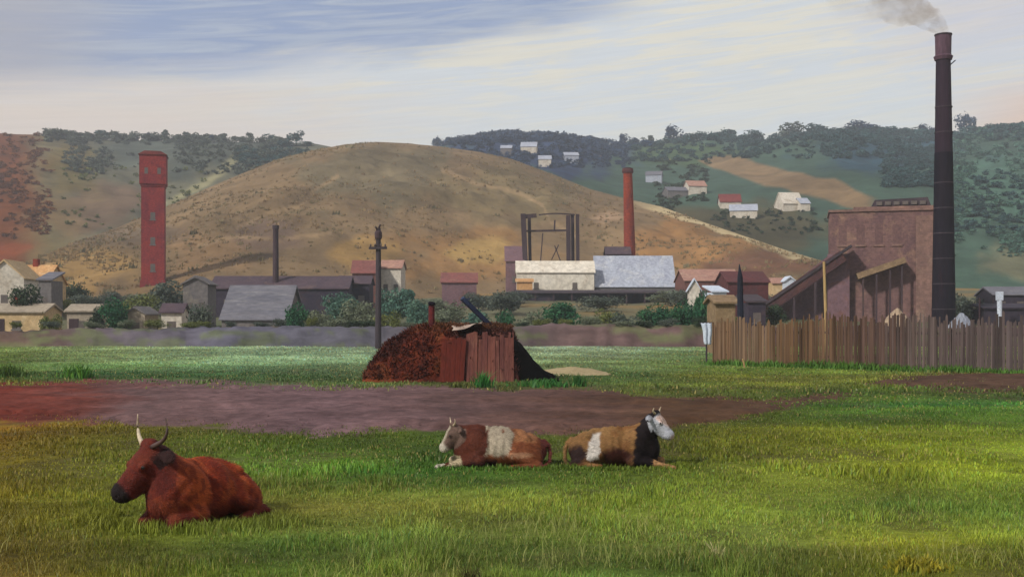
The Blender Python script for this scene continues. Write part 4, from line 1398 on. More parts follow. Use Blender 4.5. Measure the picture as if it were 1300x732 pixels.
# ---------------------------------------------------------------- houses and sheds
def house(name, label, cat, px0, px1, eave, ridge, d, wall, roof, depth=5.0, rot=0.0, gable='x', base=None, wins=0, door=False, chim=0, ov=.25, group=None, wh=None, winmat='window'):
    """pale or dark house; gable 'x': ridge runs across, 'y': gable end faces the meadow, 'f': single pitch"""
    xc = X((px0 + px1) / 2, d); yc = d + depth / 2
    W = (px1 - px0) * d / F
    z0 = min(gz1(xc, d), gz1(X(px0, d), d), gz1(X(px1, d), d), gz1(xc, d + depth)) - .3 if base is None else base
    he = Z(eave, d) - z0; hr = Z(ridge, d) - z0
    t = thing(name, label, cat, (xc, yc, z0), rot, group)
    w, q = W / 2, depth / 2
    if gable == 'y':
        MB().prism([(-w, 0), (w, 0), (w, he), (0, hr - .12), (-w, he)], -q, q).build('wall', M[wall], t)
        th = .14
        s = (hr - he) / w
        rf = MB()
        rf.prism([(0, hr - .117), (0, hr + th), (-w - ov, he + th - s * ov), (-w - ov, he + .003 - s * ov)], -q - ov, q + ov)
        rf.prism([(0.002, hr - .117), (w + ov, he + .003 - s * ov), (w + ov, he + th - s * ov), (0.002, hr + th)], -q - ov, q + ov)
        r = rf.build('roof', M[roof], t)
    elif gable == 'x':
        mb = MB()
        mb.box(-w, w, -q, q, 0, he)
        # gable triangles are part of the walls
        mb.add([(-w, -q, he), (-w, q, he), (-w, 0, hr - .12), (-w + .15, -q, he), (-w + .15, q, he), (-w + .15, 0, hr - .12)], [(0, 2, 1), (3, 4, 5), (0, 3, 5, 2), (1, 2, 5, 4)])
        mb.add([(w, -q, he), (w, q, he), (w, 0, hr - .12), (w - .15, -q, he), (w - .15, q, he), (w - .15, 0, hr - .12)], [(0, 1, 2), (3, 5, 4), (0, 2, 5, 3), (1, 4, 5, 2)])
        mb.build('wall', M[wall], t, fix=False)
        s = (hr - he) / q
        th = .14
        rf = MB()
        for sg in (-1, 1):
            v = []
            for xx in (-w - ov, w + ov):
                v += [(xx, .002 * sg, hr - .117), (xx, .002 * sg, hr + th), (xx, sg * (q + ov), he + th - s * ov), (xx, sg * (q + ov), he + .006 - s * ov)]
            rf.add(v, [(0, 1, 2, 3), (7, 6, 5, 4), (0, 4, 5, 1), (1, 5, 6, 2), (2, 6, 7, 3), (3, 7, 4, 0)])
        r = rf.build('roof', M[roof], t)
    else:
        MB().box(-w, w, -q, q, 0, min(he, hr)).build('wall', M[wall], t)
        rf = MB()
        v = []
        for xx in (-w - ov, w + ov):
            v += [(xx, -q - ov, he + .004), (xx, -q - ov, he + .18), (xx, q + ov, hr + .18), (xx, q + ov, hr + .004)]
        rf.add(v, [(0, 1, 2, 3), (7, 6, 5, 4), (0, 4, 5, 1), (1, 5, 6, 2), (2, 6, 7, 3), (3, 7, 4, 0)])
        r = rf.build('roof', M[roof], t)
    hw = wh or min(1.1, he * .32)
    for k in range(wins):
        xx = -w + W * (k + .5 + (.18 if door else 0)) / (wins + (.4 if door else 0))
        zz = he * .52
        ww = min(.45, W / max(wins, 1) * .22)
        f = MB().box(xx - ww, xx + ww, -q - .03, -q + .05, zz - hw / 2, zz + hw / 2).build('window', M[winmat], t)
        MB().box(xx - ww - .1, xx + ww + .1, -q - .1, -q + .02, zz - hw / 2 - .13, zz - hw / 2 - .003).build('sill', M['grey_wall'], f)
    if door:
        MB().box(-w + W * .08, -w + W * .08 + .95, -q - .05, -q + .05, 0, min(2.3, he * .75)).build('door', M['timber'], t)
    for k in range(chim):
        xx = (-.3 + .6 * k) * w
        zc = hr - .35
        MB().box(xx - .35, xx + .35, -.35, .35, zc, hr + .95).build('chimney', M['stack_brick'], r)
    return t


# left cluster behind the bank
house('gable_house', 'white gabled house with tall end wall at the far left edge', 'house', -22, 26, 352, 330, 142, 'white_wall', 'cream_wall', 7, .1, 'y', wins=1)
house('peach_roofed_house', 'cream house with sunlit peach roof behind the far-left bush', 'house', 20, 60, 359, 336, 150, 'cream_wall', 'peach_roof', 6, -.06, 'x', wins=2, chim=1)
house('blue_grey_shed', 'narrow blue-grey shed right of the peach-roofed house', 'shed', 48, 64, 356, 345, 138, 'grey_wall', 'grey_roof', 4, .05, 'f', wins=1)
house('cream_cottage', 'low cream cottage with wide wall at the left edge below the dark bush', 'cottage', -12, 54, 396, 386, 114, 'cream_wall', 'pale_wall', 5, .03, 'x', wins=1, door=True, chim=1)
house('pale_cottage', 'low pale cottage between the far-left houses and the bright green bush', 'cottage', 84, 118, 395, 387, 112, 'pale_wall', 'pale_wall', 4, .05, 'x', wins=1, door=True)
house('stone_hut', 'small pale stone hut just right of the bright green bush', 'hut', 161, 186, 398, 390, 111, 'pale_wall', 'grey_wall', 3.4, -.08, 'y', wins=1)
house('lilac_hut', 'small whitish hut with lilac roof left of the grey tall shed', 'hut', 203, 228, 396, 386, 111, 'white_wall', 'purple_roof', 3.4, .1, 'x', wins=1)
house('tall_grey_shed', 'narrow tall grey-white shed left of the low grey barn', 'shed', 231, 262, 360, 351, 124, 'grey_wall', 'grey_wall', 4.5, .06, 'y', wins=2, wh=1.0)
house('grey_barn', 'low grey barn with broad streaked roof behind the left part of the bank', 'barn', 283, 366, 404, 362, 117, 'grey_wall', 'grey_roof', 7.5, -.05, 'x', wins=3)
house('long_shed', 'very long low shed with dark purple roof below the thin flue', 'shed', 266, 440, 366, 350, 150, 'dark_wall', 'purple_roof', 8, .03, 'x', wins=4)
house('annex_shed', 'narrow dark purple annex at the right end of the long shed', 'shed', 428, 468, 360, 350, 156, 'dark_wall', 'purple_roof', 6, .03, 'x', wins=2)
house('red_roofed_cottage', 'small cottage with dull red roof left of the utility pole crossarm', 'cottage', 446, 478, 346, 330, 172, 'pink_wall', 'rose_roof', 6, .05, 'x', wins=1)
house('pinkish_cottage', 'small pinkish white cottage just right of the utility pole', 'cottage', 484, 510, 340, 330, 176, 'white_wall', 'pink_roof', 5, -.05, 'x', wins=2)
house('red_cottage', 'low dusky red cottage halfway between utility pole and timber gantry', 'cottage', 560, 604, 358, 346, 172, 'violet_wall', 'rose_roof', 6, .04, 'x', wins=0)
house('mauve_shed', 'mauve shed on the slope left of the timber gantry', 'shed', 642, 664, 332, 311, 208, 'violet_wall', 'violet_wall', 5, .02, 'f', wins=1)
# middle works
house('white_works', 'long whitewashed works building under the dark timber gantry', 'works building', 656, 754, 345, 331, 202, 'bright_wall', 'bright_wall', 5, .02, 'x', wins=2, base=None)
house('kiln_shed', 'broad kiln shed with pale blue-grey roof in front of the slim brick chimney', 'kiln shed', 758, 858, 363, 323, 203, 'grey_wall', 'blue_roof', 12, -.03, 'x', wins=2)
house('roof_vent', 'dark ridge ventilator hut behind the kiln shed roof', 'ventilator', 770, 800, 322, 313, 212, 'purple_roof', 'purple_roof', 4, 0, 'x')
house('orange_lean_to', 'tiny orange-pink lean-to at the left foot of the white works', 'lean-to', 656, 676, 358, 354, 198, 'peach_roof', 'peach_roof', 2, 0, 'f')


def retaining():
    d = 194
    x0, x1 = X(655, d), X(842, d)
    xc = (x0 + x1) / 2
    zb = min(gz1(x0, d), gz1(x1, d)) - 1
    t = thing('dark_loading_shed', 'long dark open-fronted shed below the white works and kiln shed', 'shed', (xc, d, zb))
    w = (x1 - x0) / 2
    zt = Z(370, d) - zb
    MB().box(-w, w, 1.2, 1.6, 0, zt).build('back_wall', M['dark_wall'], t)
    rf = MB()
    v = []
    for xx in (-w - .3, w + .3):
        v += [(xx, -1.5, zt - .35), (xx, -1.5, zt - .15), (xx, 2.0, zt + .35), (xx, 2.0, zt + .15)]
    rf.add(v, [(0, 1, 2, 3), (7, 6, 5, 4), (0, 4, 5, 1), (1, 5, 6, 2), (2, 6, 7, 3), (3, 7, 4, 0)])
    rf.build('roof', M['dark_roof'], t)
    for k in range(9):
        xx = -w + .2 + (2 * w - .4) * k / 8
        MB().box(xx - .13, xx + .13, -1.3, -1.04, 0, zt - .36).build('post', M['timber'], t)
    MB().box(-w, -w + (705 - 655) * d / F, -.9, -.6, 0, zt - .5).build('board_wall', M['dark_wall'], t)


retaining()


def headframe():
    d = 209.5
    t0 = X(696, d); z0 = gz1(t0, d)
    S = d / F
    t = thing('timber_gantry', 'dark open timber gantry of tall posts over the white works', 'gantry', (t0, d, z0 - .5))
    def zz(py): return Z(py, d) - z0 + .5
    def xx(px): return (px - 696) * S
    def pst(px, px2, top, w, y):
        MB().bar((xx(px2), y, 0), (xx(px), y, zz(top)), w, w).build('post', M['timber'], t)
    pst(664, 669, 272, .95, -.9)
    pst(672, 674, 276, .6, .9)
    pst(721, 722, 274, .8, -.9)
    pst(727, 728, 271, .62, .9)
    pst(733, 734, 272, .62, -.2)
    MB().bar((xx(661), -.92, zz(276)), (xx(681), -.92, zz(274)), .4, .75).build('top_beam', M['timber'], t)
    MB().bar((xx(664), .55, zz(293)), (xx(722), .55, zz(292)), .3, .35).build('cross_beam', M['timber'], t)
    ab = MB(); n = 8
    pr = None
    for k in range(n + 1):
        a = k / n
        p = (xx(684 + 46 * a), .35, zz(272.5) + .25 * math.sin(a * math.pi))
        if pr: ab.bar(pr, p, .22, .24)
        pr = p
    ab.build('arched_beam', M['timber'], t)
    for (a, b) in (((686, 334), (689, 296)), ((700, 330), (709, 311)), ((712, 333), (704, 312))):
        MB().bar((xx(a[0]), -.6, zz(a[1])), (xx(b[0]), -.6, zz(b[1])), .2, .2).build('brace', M['timber'], t)
    MB().bar((xx(704), .5, zz(292)), (xx(704.5), .5, zz(279)), .3, .3).build('king_post', M['timber'], t)


headframe()
# right of the kiln
house('pink_roofed_shed', 'long dusky shed with pale pink roof right of the kiln shed', 'shed', 868, 938, 356, 341, 186, 'pink_wall', 'pink_roof', 9, .04, 'x', wins=4)
house('maroon_shed', 'tall dark maroon shed directly behind the pointed post', 'shed', 922, 974, 358, 344, 150, 'maroon_wall', 'maroon_wall', 7, .06, 'x', wins=2)
house('slate_shed', 'low blue-black shed right of the pointed post, behind the fence', 'shed', 950, 972, 384, 374, 120, 'dark_wall', 'dark_roof', 5, .0, 'f', wins=1)
house('white_kiosk', 'tiny bright white hut high at left of the inclined gallery', 'hut', 997, 1009, 356, 351, 176, 'sheet', 'sheet', 3, .0, 'y')
house('cream_kiosk', 'tiny cream hut joined to the bright white hut by the gallery', 'hut', 981, 996, 359, 353, 178, 'cream_wall', 'pink_roof', 3, .0, 'x')
house('white_shack', 'small white shack right above the bushes by the fence end', 'shack', 902, 920, 371, 363, 140, 'sheet', 'sheet', 3, .2, 'f')
house('limewashed_shack', 'small tall limewashed shack left of the white shack above bushes', 'shack', 876, 890, 366, 354, 146, 'white_wall', 'sheet', 3, -.1, 'y')
house('tan_shed', 'tan shed peeping over the left end of the board fence', 'shed', 907, 932, 384, 376, 78, 'straw', 'straw', 2.5, .08, 'x')


def works():
    d = 140.0; S = d / F
    x0 = X(1122, d); z0 = gz1(x0, d) - .5
    t = thing('brick_works', 'big dusky pink-brown brick works block beside the tall chimney', 'factory', (x0, d, z0), math.radians(-15))
    def xx(px): return (px - 1122) * S
    def zz(py): return Z(py, d) - z0
    MB().box(xx(1056), xx(1190), 0, 9, 0, zz(268)).build('main_block', M['mill_brick'], t)
    MB().box(xx(1160), xx(1189), -.5, -.003, 0, zz(275)).build('pier', M['mill_light'], t)
    MB().box(xx(1056) - .15, xx(1190) + .15, -.2, 9.2, zz(268) + .003, zz(265)).build('cornice', M['mill_light'], t)
    MB().box(xx(1086), xx(1188), 1.0, 8, zz(265) + .003, zz(261)).build('attic', M['mill_light'], t)
    r = MB().prism([(xx(1108), zz(261) + .003), (xx(1180), zz(261) + .003), (xx(1176), zz(250)), (xx(1112), zz(252))], 1.5, 7.5).build('roof_lantern', M['dark_roof'], t)
    for k in range(6):
        a = xx(1114 + k * 10.5)
        MB().box(a, a + .7, 1.25, 1.52, zz(259), zz(254.5)).build('louver', M['window'], r)
    # faint blind arches and windows on the front
    for (pa, pb, top, bot) in ((1066, 1078, 285, 310), (1088, 1100, 285, 310), (1110, 1122, 285, 310), (1132, 1144, 285, 310)):
        w = MB().box(xx(pa) + .1, xx(pb) - .1, -.02, .1, zz(bot), zz(top)).build('window', M['bricked'], t)
        MB().box(xx(pa) - .05, xx(pb) + .05, -.14, .05, zz(bot) - .25, zz(bot) - .003).build('sill', M['mill_light'], w)
    # straw-coloured covered chute slanting up to the right
    cn = MB().bar((xx(1089), -1.3, zz(351)), (xx(1146), -1.3, zz(331)), 2.2, .75)
    ch = cn.build('chute', M['straw'], t)
    for pa in (1096, 1112, 1128, 1142):
        MB().bar((xx(pa), -2.1, 0), (xx(pa), -2.1, zz(np.interp(pa, [1089, 1146], [351, 331])) - .36), .22, .22).build('prop', M['timber'], ch)
    # side block with steep shed roof to the left
    MB().prism([(xx(985), 0), (xx(1055.8), 0), (xx(1055.8), zz(322)), (xx(985), zz(378))], .6, 9).build('side_block', M['violet_wall'], t)
    MB().prism([(xx(1058) - .5, 0), (xx(1080), 0), (xx(1080), zz(322)), (xx(1058) - .5, zz(322))], -1.2, -.004).build('buttress', M['violet_wall'], t)
    # dark inclined gallery running down to the left
    g = thing('inclined_gallery', 'dark inclined gallery climbing from the fence to the brick works', 'conveyor gallery', (x0, d, z0), math.radians(-15))
    MB().bar((xx(958), -1.8, zz(404)), (xx(1072), -1.8, zz(325)), 2.0, 1.5).build('gallery_box', M['red_dark'], g)
    MB().bar((xx(956), -1.8, zz(399.5)), (xx(1082), -1.8, zz(312.5)), 2.4, .3).build('gallery_roof', M['dark_roof'], g)
    for px in (985, 1012, 1038):
        py = np.interp(px, [958, 1072], [404, 325]) + 7
        for yy in (-2.6, -1.0):
            MB().bar((xx(px), yy, 0), (xx(px), yy, zz(py)), .3, .3).build('trestle_leg', M['timber'], g)


M['bricked'] = pmat('bricked_window', A(116, 88, 84), A(102, 76, 76), scale=.5, fine=3, bump=.3)
M['red_dark'] = pmat('sooty_red_boards', A(84, 54, 52), A(68, 46, 50), A(96, 62, 56), scale=.5, fine=3, bump=.3)
works()
heap('stone_heap', 'heap of pale stones in front of the brick works, above the fence', 'stone heap', M['heap'], X(1139, 122), 122, 2.0, 1.8, 2.6, .5, 5)
heap('slag_heap', 'bluish white slag heap at the foot of the tall dark chimney', 'slag heap', M['slag'], X(1220, 120), 120, 1.6, 2.0, 2.3, .5, 8)
house('grey_long_shed', 'grey flat-roofed shed at the far right edge behind the fence', 'shed', 1262, 1330, 374, 364, 152, 'dark_wall', 'grey_roof', 6, -.02, 'x', wins=3)
house('blue_black_shed', 'lower dark blue shed in front of the grey shed, right edge', 'shed', 1248, 1330, 392, 386, 132, 'dark_wall', 'dark_wall', 4, .02, 'f', wins=0)
t = thing('white_vent', 'short white vent pipe at left end of the grey far-right shed', 'vent', (X(1269, 129), 129, gz1(X(1269, 129), 129)))
MB().tube([(0, 0, -.2), (0, 0, Z(381, 129) - t.location.z)], [.24, .3], 10).build('pipe', M['sheet'], t)
MB().box(-.34, .32, -.3, .3, Z(381, 129) - t.location.z + .003, Z(370, 129) - t.location.z).build('vent_head', M['sheet'], t)

# village on the far slope
VIL = [
    (662, 682, 186, 179, 'whitewashed', 'white_wall', 'blue_roof', 'pale blue-white cottage highest on the dark blue far slope'),
    (684, 700, 202, 196, '', 'white_wall', 'blue_roof', 'white cottage just below the highest one on the dark blue slope'),
    (716, 734, 197, 192, '', 'blue_roof', 'blue_roof', 'faint blue-grey cottage on the far slope right of two white ones'),
    (636, 650, 188, 183, '', 'grey_wall', 'blue_roof', 'small grey-blue cottage left end of the far blue slope'),
    (822, 842, 222, 216, '', 'blue_roof', 'grey_roof', 'grey-blue cottage just right of the slim brick chimney top'),
    (846, 872, 242, 236, '', 'grey_wall', 'grey_roof', 'long low grey cottage on the slope, below the grey-blue one'),
    (873, 896, 236, 228, '', 'white_wall', 'pink_roof', 'white cottage with pinkish roof beside the long low grey one'),
    (916, 942, 256, 245, '', 'white_wall', 'red_roof', 'cottage with dusky red roof below the tan field'),
    (930, 964, 267, 258, '', 'white_wall', 'blue_roof', 'white-roofed barn beside the cottage with dusky red roof'),
    (992, 1018, 258, 243, '', 'white_wall', 'white_wall', 'brightest white house under the tan field, left of the works'),
    (1016, 1028, 258, 250, '', 'white_wall', 'blue_roof', 'tiny white annex at right side of the brightest white house'),
]
for (a, b, e, r_, _, wl, rf_, lb) in VIL:
    x, y, z = hit((a + b) / 2, (e + 10), 120)
    house('village_house', lb, 'house', a, b, e, r_, y, wl, rf_, 8, random.uniform(-.2, .2), 'x', base=z - 2.0, wins=0, group='village houses on the far hillside')

# ---------------------------------------------------------------- trees and bushes
def crown_mesh(seed, nl, leaf, col1, col2, shape='round', lobes=9):
    """unit crown: height 1 (z 0..1), width about 1"""
    g = np.random.default_rng(seed)
    L = []
    for k in range(lobes):
        a = g.random() * 2 * math.pi; r = g.random() ** .6
        if shape == 'cone':
            z = .12 + .8 * g.random(); rr = .34 * (1 - z) ** .8 + .04
            L.append((math.cos(a) * r * rr * .8, math.sin(a) * r * rr * .8, z, .09 + .14 * (1 - z)))
        elif shape == 'bush':
            z = .22 + .45 * g.random(); rr = .36
            L.append((math.cos(a) * r * rr, math.sin(a) * r * rr, z, .15 + .13 * g.random()))
        else:
            z = .32 + .48 * g.random(); rr = .34 * math.sqrt(max(.05, 1 - ((z - .55) / .5) ** 2))
            L.append((math.cos(a) * r * rr, math.sin(a) * r * rr, z, .12 + .13 * g.random()))
    L = np.array(L)
    k = g.integers(0, lobes, nl)
    dv = g.normal(size=(nl, 3)); dv /= np.linalg.norm(dv, axis=1)[:, None]
    rad = L[k, 3] * (.45 + .6 * g.random(nl) ** .5) * (1 + .25 * g.normal(size=nl) * (g.random(nl) < .2))
    c = L[k, :3] + dv * rad[:, None] * np.array([1, 1, .85])
    c[:, 2] = np.maximum(c[:, 2], .03)
    # leaf quads, normals leaning outwards
    nn = dv + g.normal(size=(nl, 3)) * .7; nn /= np.linalg.norm(nn, axis=1)[:, None]
    t1 = np.cross(nn, g.normal(size=(nl, 3))); t1 /= np.linalg.norm(t1, axis=1)[:, None]
    t2 = np.cross(nn, t1)
    s = leaf * (.5 + g.random(nl))[:, None]
    v = np.stack([c - t1 * s, c - t2 * s * .55, c + t1 * s, c + t2 * s * .55], 1).reshape(-1, 3)
    f = np.arange(nl * 4).reshape(-1, 4)
    lm = g.random(lobes)[k][:, None] * .55 + g.random((nl, 1)) * .45
    col = np.array(col1) * (1 - lm) + np.array(col2) * lm
    col = col * (.7 + .6 * g.random((nl, 1)))
    return v, f, np.repeat(col, 4, 0)


def trunk_mb(seed, shape):
    g = random.Random(seed)
    mb = MB()
    top = .62 if shape != 'bush' else .35
    r0 = .028 if shape != 'bush' else .02
    lx, ly = g.uniform(-.05, .05), g.uniform(-.05, .05)
    mb.tube([(0, 0, -.04), (lx * .4, ly * .4, top * .5), (lx, ly, top)], [r0, r0 * .75, r0 * .35], 7)
    for k in range(5 if shape != 'bush' else 4):
        a = g.uniform(0, 6.28); z = g.uniform(.2, .5) * (1 if shape != 'bush' else .4)
        ln = g.uniform(.16, .28)
        mb.tube([(lx * z, ly * z, z), (lx + math.cos(a) * ln * .6, ly + math.sin(a) * ln * .6, z + .1), (lx + math.cos(a) * ln, ly + math.sin(a) * ln, z + .26)], [r0 * .5, r0 * .35, r0 * .12], 5)
    return mb


PAL = {
    'bluegreen': (A(38, 68, 72), A(66, 98, 94)), 'navy': (A(38, 56, 86), A(60, 84, 110)), 'deep': (A(26, 78, 56), A(62, 112, 70)),
    'grey': (A(92, 104, 84), A(128, 134, 106)), 'olive': (A(84, 96, 46), A(124, 128, 66)), 'russet': (A(104, 58, 22), A(140, 88, 34)),
    'teal': (A(58, 98, 88), A(100, 132, 110)), 'dark': (A(40, 56, 40), A(66, 84, 56)), 'dim': (A(72, 84, 76), A(100, 108, 92)),
}
PROTO = {}


def proto(shape, pal, var, near):
    key = (shape, pal, var, near)
    if key not in PROTO:
        sd = abs(hash(('s', shape, var, near, len(pal), ord(pal[0])))) % 1000 if False else (var * 97 + (50 if near else 0) + sum(map(ord, shape + pal))) % 9973
        nl, lf, lb = (2600, .032, 15) if near else (760, .05, 10)
        v, f, c = crown_mesh(sd, nl, lf, *PAL[pal], shape=shape, lobes=lb)
        cm = meshobj('crown', v, f, M['leaf'], cols=c)
        tm = trunk_mb(sd, shape).build('trunk', M['bark'])
        PROTO[key] = (cm.data, tm.data)
        bpy.data.objects.remove(cm); bpy.data.objects.remove(tm)
    return PROTO[key]


def tree(name, label, cat, x, y, z, w, h, shape, pal, near=False, group=None):
    cd, td = proto(shape, pal, random.randrange(3), near)
    t = thing(name, label, cat, (x, y, z - .02 * h), random.uniform(0, 6.28), group)
    sx = w / .92
    for nm, dat in (('crown', cd), ('trunk', td)):
        o = bpy.data.objects.new(nm, dat); link(o); o.parent = t
        o.scale = (sx, sx, h)
    return t


def tree_px(name, label, cat, px, top, bot, wpx, shape, pal, d=None, near=False, group=None, dmin=110):
    if d is None:
        x, y, z = hit(px, bot, dmin)
    else:
        x, y = X(px, d), d
        z = gz1(x, y)
    h = max(.5, Z(top, y) - z)
    if y > 540:
        z -= .25 * h; h *= 1.25
    return tree(name, label, cat, x, y, z, wpx * y / F, h, shape, pal, near, group)


BUSH = [
    (32, 358, 44, 'dark', 117, 'dark green bush in front of the white and peach houses at far left', 'round'),
    (145, 368, 40, 'deep', 110, 'bright deep-green bush left of the small stone hut', 'bush'),
    (122, 380, 24, 'dark', 112, 'dull dark bush between pale cottage and bright green bush', 'bush'),
    (212, 345, 60, 'dim', 150, 'large grey-green tree at the foot of the red brick tower', 'bush'),
    (178, 366, 46, 'olive', 140, 'olive bush left below the red brick tower', 'bush'),
    (254, 372, 34, 'dim', 108, 'grey-green bush between tall grey shed and grey barn', 'bush'),
    (377, 376, 34, 'deep', 109, 'round deep-green bush at the right end of the grey barn', 'bush'),
    (432, 357, 44, 'teal', 128, 'teal bush left of the utility pole, below the annex shed', 'bush'),
    (404, 384, 40, 'grey', 110, 'grey-green bush right of the round deep-green one', 'bush'),
    (455, 372, 46, 'grey', 118, 'tall grey bush directly left of the utility pole', 'bush'),
    (504, 352, 52, 'teal', 130, 'broad teal bush directly right of the utility pole', 'bush'),
    (530, 366, 46, 'teal', 120, 'teal bush behind the left slope of the sod hut', 'bush'),
    (494, 384, 34, 'olive', 107, 'low olive bush between utility pole and sod hut', 'bush'),
    (572, 372, 54, 'grey', 124, 'grey bush behind the stove pipe of the sod hut', 'bush'),
    (606, 380, 40, 'teal', 112, 'teal bush behind the leaning plank', 'bush'),
    (641, 386, 30, 'deep', 108, 'deep-green bush just right of the sod hut roof', 'bush'),
    (636, 364, 46, 'dim', 150, 'dull grey bush left of the orange-pink lean-to', 'bush'),
    (716, 372, 56, 'deep', 115, 'broad deep-green bush below the white works', 'bush'),
    (676, 384, 44, 'grey', 110, 'grey bush left of the broad deep-green bush', 'bush'),
    (768, 382, 40, 'olive', 112, 'olive bush below the middle of the kiln shed', 'bush'),
    (832, 378, 50, 'deep', 112, 'low deep-green bush below the right end of the kiln shed', 'bush'),
    (868, 372, 44, 'deep', 109, 'deep-green bush beside the limewashed shack', 'bush'),
    (893, 362, 34, 'deep', 106, 'tallest dark-green bush at the left end of the fence', 'round'),
    (795, 388, 36, 'dim', 107, 'low grey bush between olive and deep-green bushes by the bank', 'bush'),
    (62, 388, 26, 'olive', 109, 'small olive bush left of the pale cottage', 'bush'),
    (96, 352, 40, 'dark', 168, 'small dark bush on the yellowish slope at left', 'bush'),
    (1228, 366, 40, 'dim', 136, 'greyish bush right of the tall chimney', 'bush'),
    (985, 380, 30, 'dark', 124, 'dark bush under the lower end of the inclined gallery', 'bush'),
]
for (px, top, w, pal, d, lb, shp) in BUSH:
    tree_px('tree' if shp == 'round' else 'bush', lb, 'tree' if shp == 'round' else 'bush', px, top, 0, w, shp, pal, d, True, 'bushes and small trees among the works')

for k in range(22):
    px = [70, 110, 140, 172, 206, 244, 268, 300, 372, 410, 452, 488, 520, 546, 612, 636, 652, 760, 846, 872, 918, 962][k] + random.uniform(-8, 8)
    dd = [150, 158, 170, 176, 182, 168, 160, 172, 172, 166, 182, 166, 152, 168, 166, 178, 182, 160, 178, 172, 128, 176][k] + random.uniform(-5, 5)
    x = X(px, dd)
    tree('bush', 'muted scrub thicket growing among the sheds at the foot of the hill', 'bush', x, dd, gz1(x, dd), random.uniform(4.5, 8.5), random.uniform(2.0, 3.8), 'bush', random.choice(['grey', 'olive', 'dim', 'dim']), True, 'scrub thickets among the works sheds')
for k in range(26):
    px = [20, 70, 118, 156, 196, 236, 268, 300, 330, 356, 398, 420, 446, 470, 512, 548, 590, 624, 660, 690, 724, 752, 784, 820, 850, 880][k] + random.uniform(-8, 8)
    dd = random.uniform(101, 105)
    x = X(px, dd)
    tree('bush', 'low ragged scrub bush growing along the top of the earth bank', 'bush', x, dd, 1.62, random.uniform(1.0, 2.3), random.uniform(.7, 1.5), 'bush', random.choice(['grey', 'olive', 'dim', 'dark']), True, 'scrub bushes along the earth bank')

# skyline trees, left ridge
for px in [88, 102, 119, 131, 146, 158, 171, 189, 199, 212, 226, 237, 251, 262, 276, 290, 303, 318, 331, 343]:
    hpx = random.uniform(7, 15)
    r = np.interp(px, LH_PX, LH_PY)
    tree_px('tree', 'small hazy grey-green tree in the row on the left ridge', 'tree', px + random.uniform(-3, 3), r - hpx, 0, random.uniform(16, 26), random.choice(['bush', 'round', 'bush', 'cone']), random.choice(['dim', 'bluegreen', 'dim']), 596, False, 'trees along the left ridge')
tree_px('tree', 'tallest dark tree at the right end of the left ridge', 'tree', 376, 164, 0, 22, 'round', 'bluegreen', 585, False)
for px, top, w in ((360, 176, 26), (392, 178, 22), (372, 184, 30), (345, 182, 26)):
    tree_px('tree', 'dark bushy tree clustered at the right end of the left ridge', 'tree', px, top, 0, w, 'bush', 'bluegreen', 570, False, 'dark trees at the right end of the left ridge')
for px, top in ((266, 172, ), (186, 170)):
    tree_px('tree', 'bluish tree standing higher than the row on the left ridge' if px == 266 else 'second taller tree, above the red brick tower on the ridge', 'tree', px, top - 3, 0, 15, 'round', 'navy', 594, False)
# middle skyline
for px, top, w in ((553, 172, 14), (562, 175, 20), (574, 177, 18)):
    tree_px('tree', 'small navy bush-like tree at the left start of the middle ridge', 'tree', px, top, 0, w, 'round', 'navy', 728, False, 'trees at the left start of the middle ridge')
for px in list(range(588, 772, 11)):
    r = np.interp(px, RH_PX, RH_PY)
    tree_px('tree', 'dark blue tree in the dense clump on the middle ridge', 'tree', px + random.uniform(-4, 4), r - random.uniform(5, 11), 0, random.uniform(20, 32), 'bush', 'navy', 730 + random.uniform(-12, 5), False, 'dark blue trees on the middle ridge')
SK = [(793, 168, 14, 'navy', 'small navy tree left of the lone dark skyline tree'), (822, 171, 16, 'dim', 'low grey tree left of the lone dark skyline tree'),
      (856, 157, 22, 'navy', 'lone dark tree standing out on the skyline right of the slim chimney'), (888, 166, 22, 'bluegreen', 'smaller tree right of the lone dark skyline tree'),
      (926, 160, 28, 'bluegreen', 'broad tree on the skyline, left one of a pair of broad trees'), (952, 162, 30, 'bluegreen', 'broad tree on the skyline, right one of a pair of broad trees'),
      (1003, 150, 34, 'dim', 'greyish round tree on the right ridge'), (1034, 153, 38, 'bluegreen', 'wide dark tree right of the greyish round tree on the ridge'),
      (1058, 155, 34, 'bluegreen', 'dark tree in the middle of the right ridge clump'), (1082, 150, 30, 'navy', 'dark blue tree in the right ridge clump'),
      (1103, 152, 34, 'navy', 'dark blue tree at the right end of the ridge clump'), (1150, 160, 30, 'dim', 'faint grey tree left of the tall chimney'),
      (1174, 156, 16, 'navy', 'slim blue tree touching the left side of the tall chimney'), (1186, 160, 14, 'navy', 'slim blue tree partly behind the tall chimney'),
      (1226, 140, 20, 'navy', 'tall blue tree right of the tall chimney on the ridge')]
for (px, top, w, pal, lb) in SK:
    tree_px('tree', lb, 'tree', px, top, 0, w * 1.25, 'bush' if w > 24 else 'round', pal, 734, False)
for px in range(1240, 1330, 12):
    tree_px('tree', 'blue-green tree in the dense row on the ridge at far right', 'tree', px, 152 + random.uniform(-3, 5), 0, random.uniform(26, 36), 'bush', 'bluegreen', 732, False, 'trees on the far right ridge')


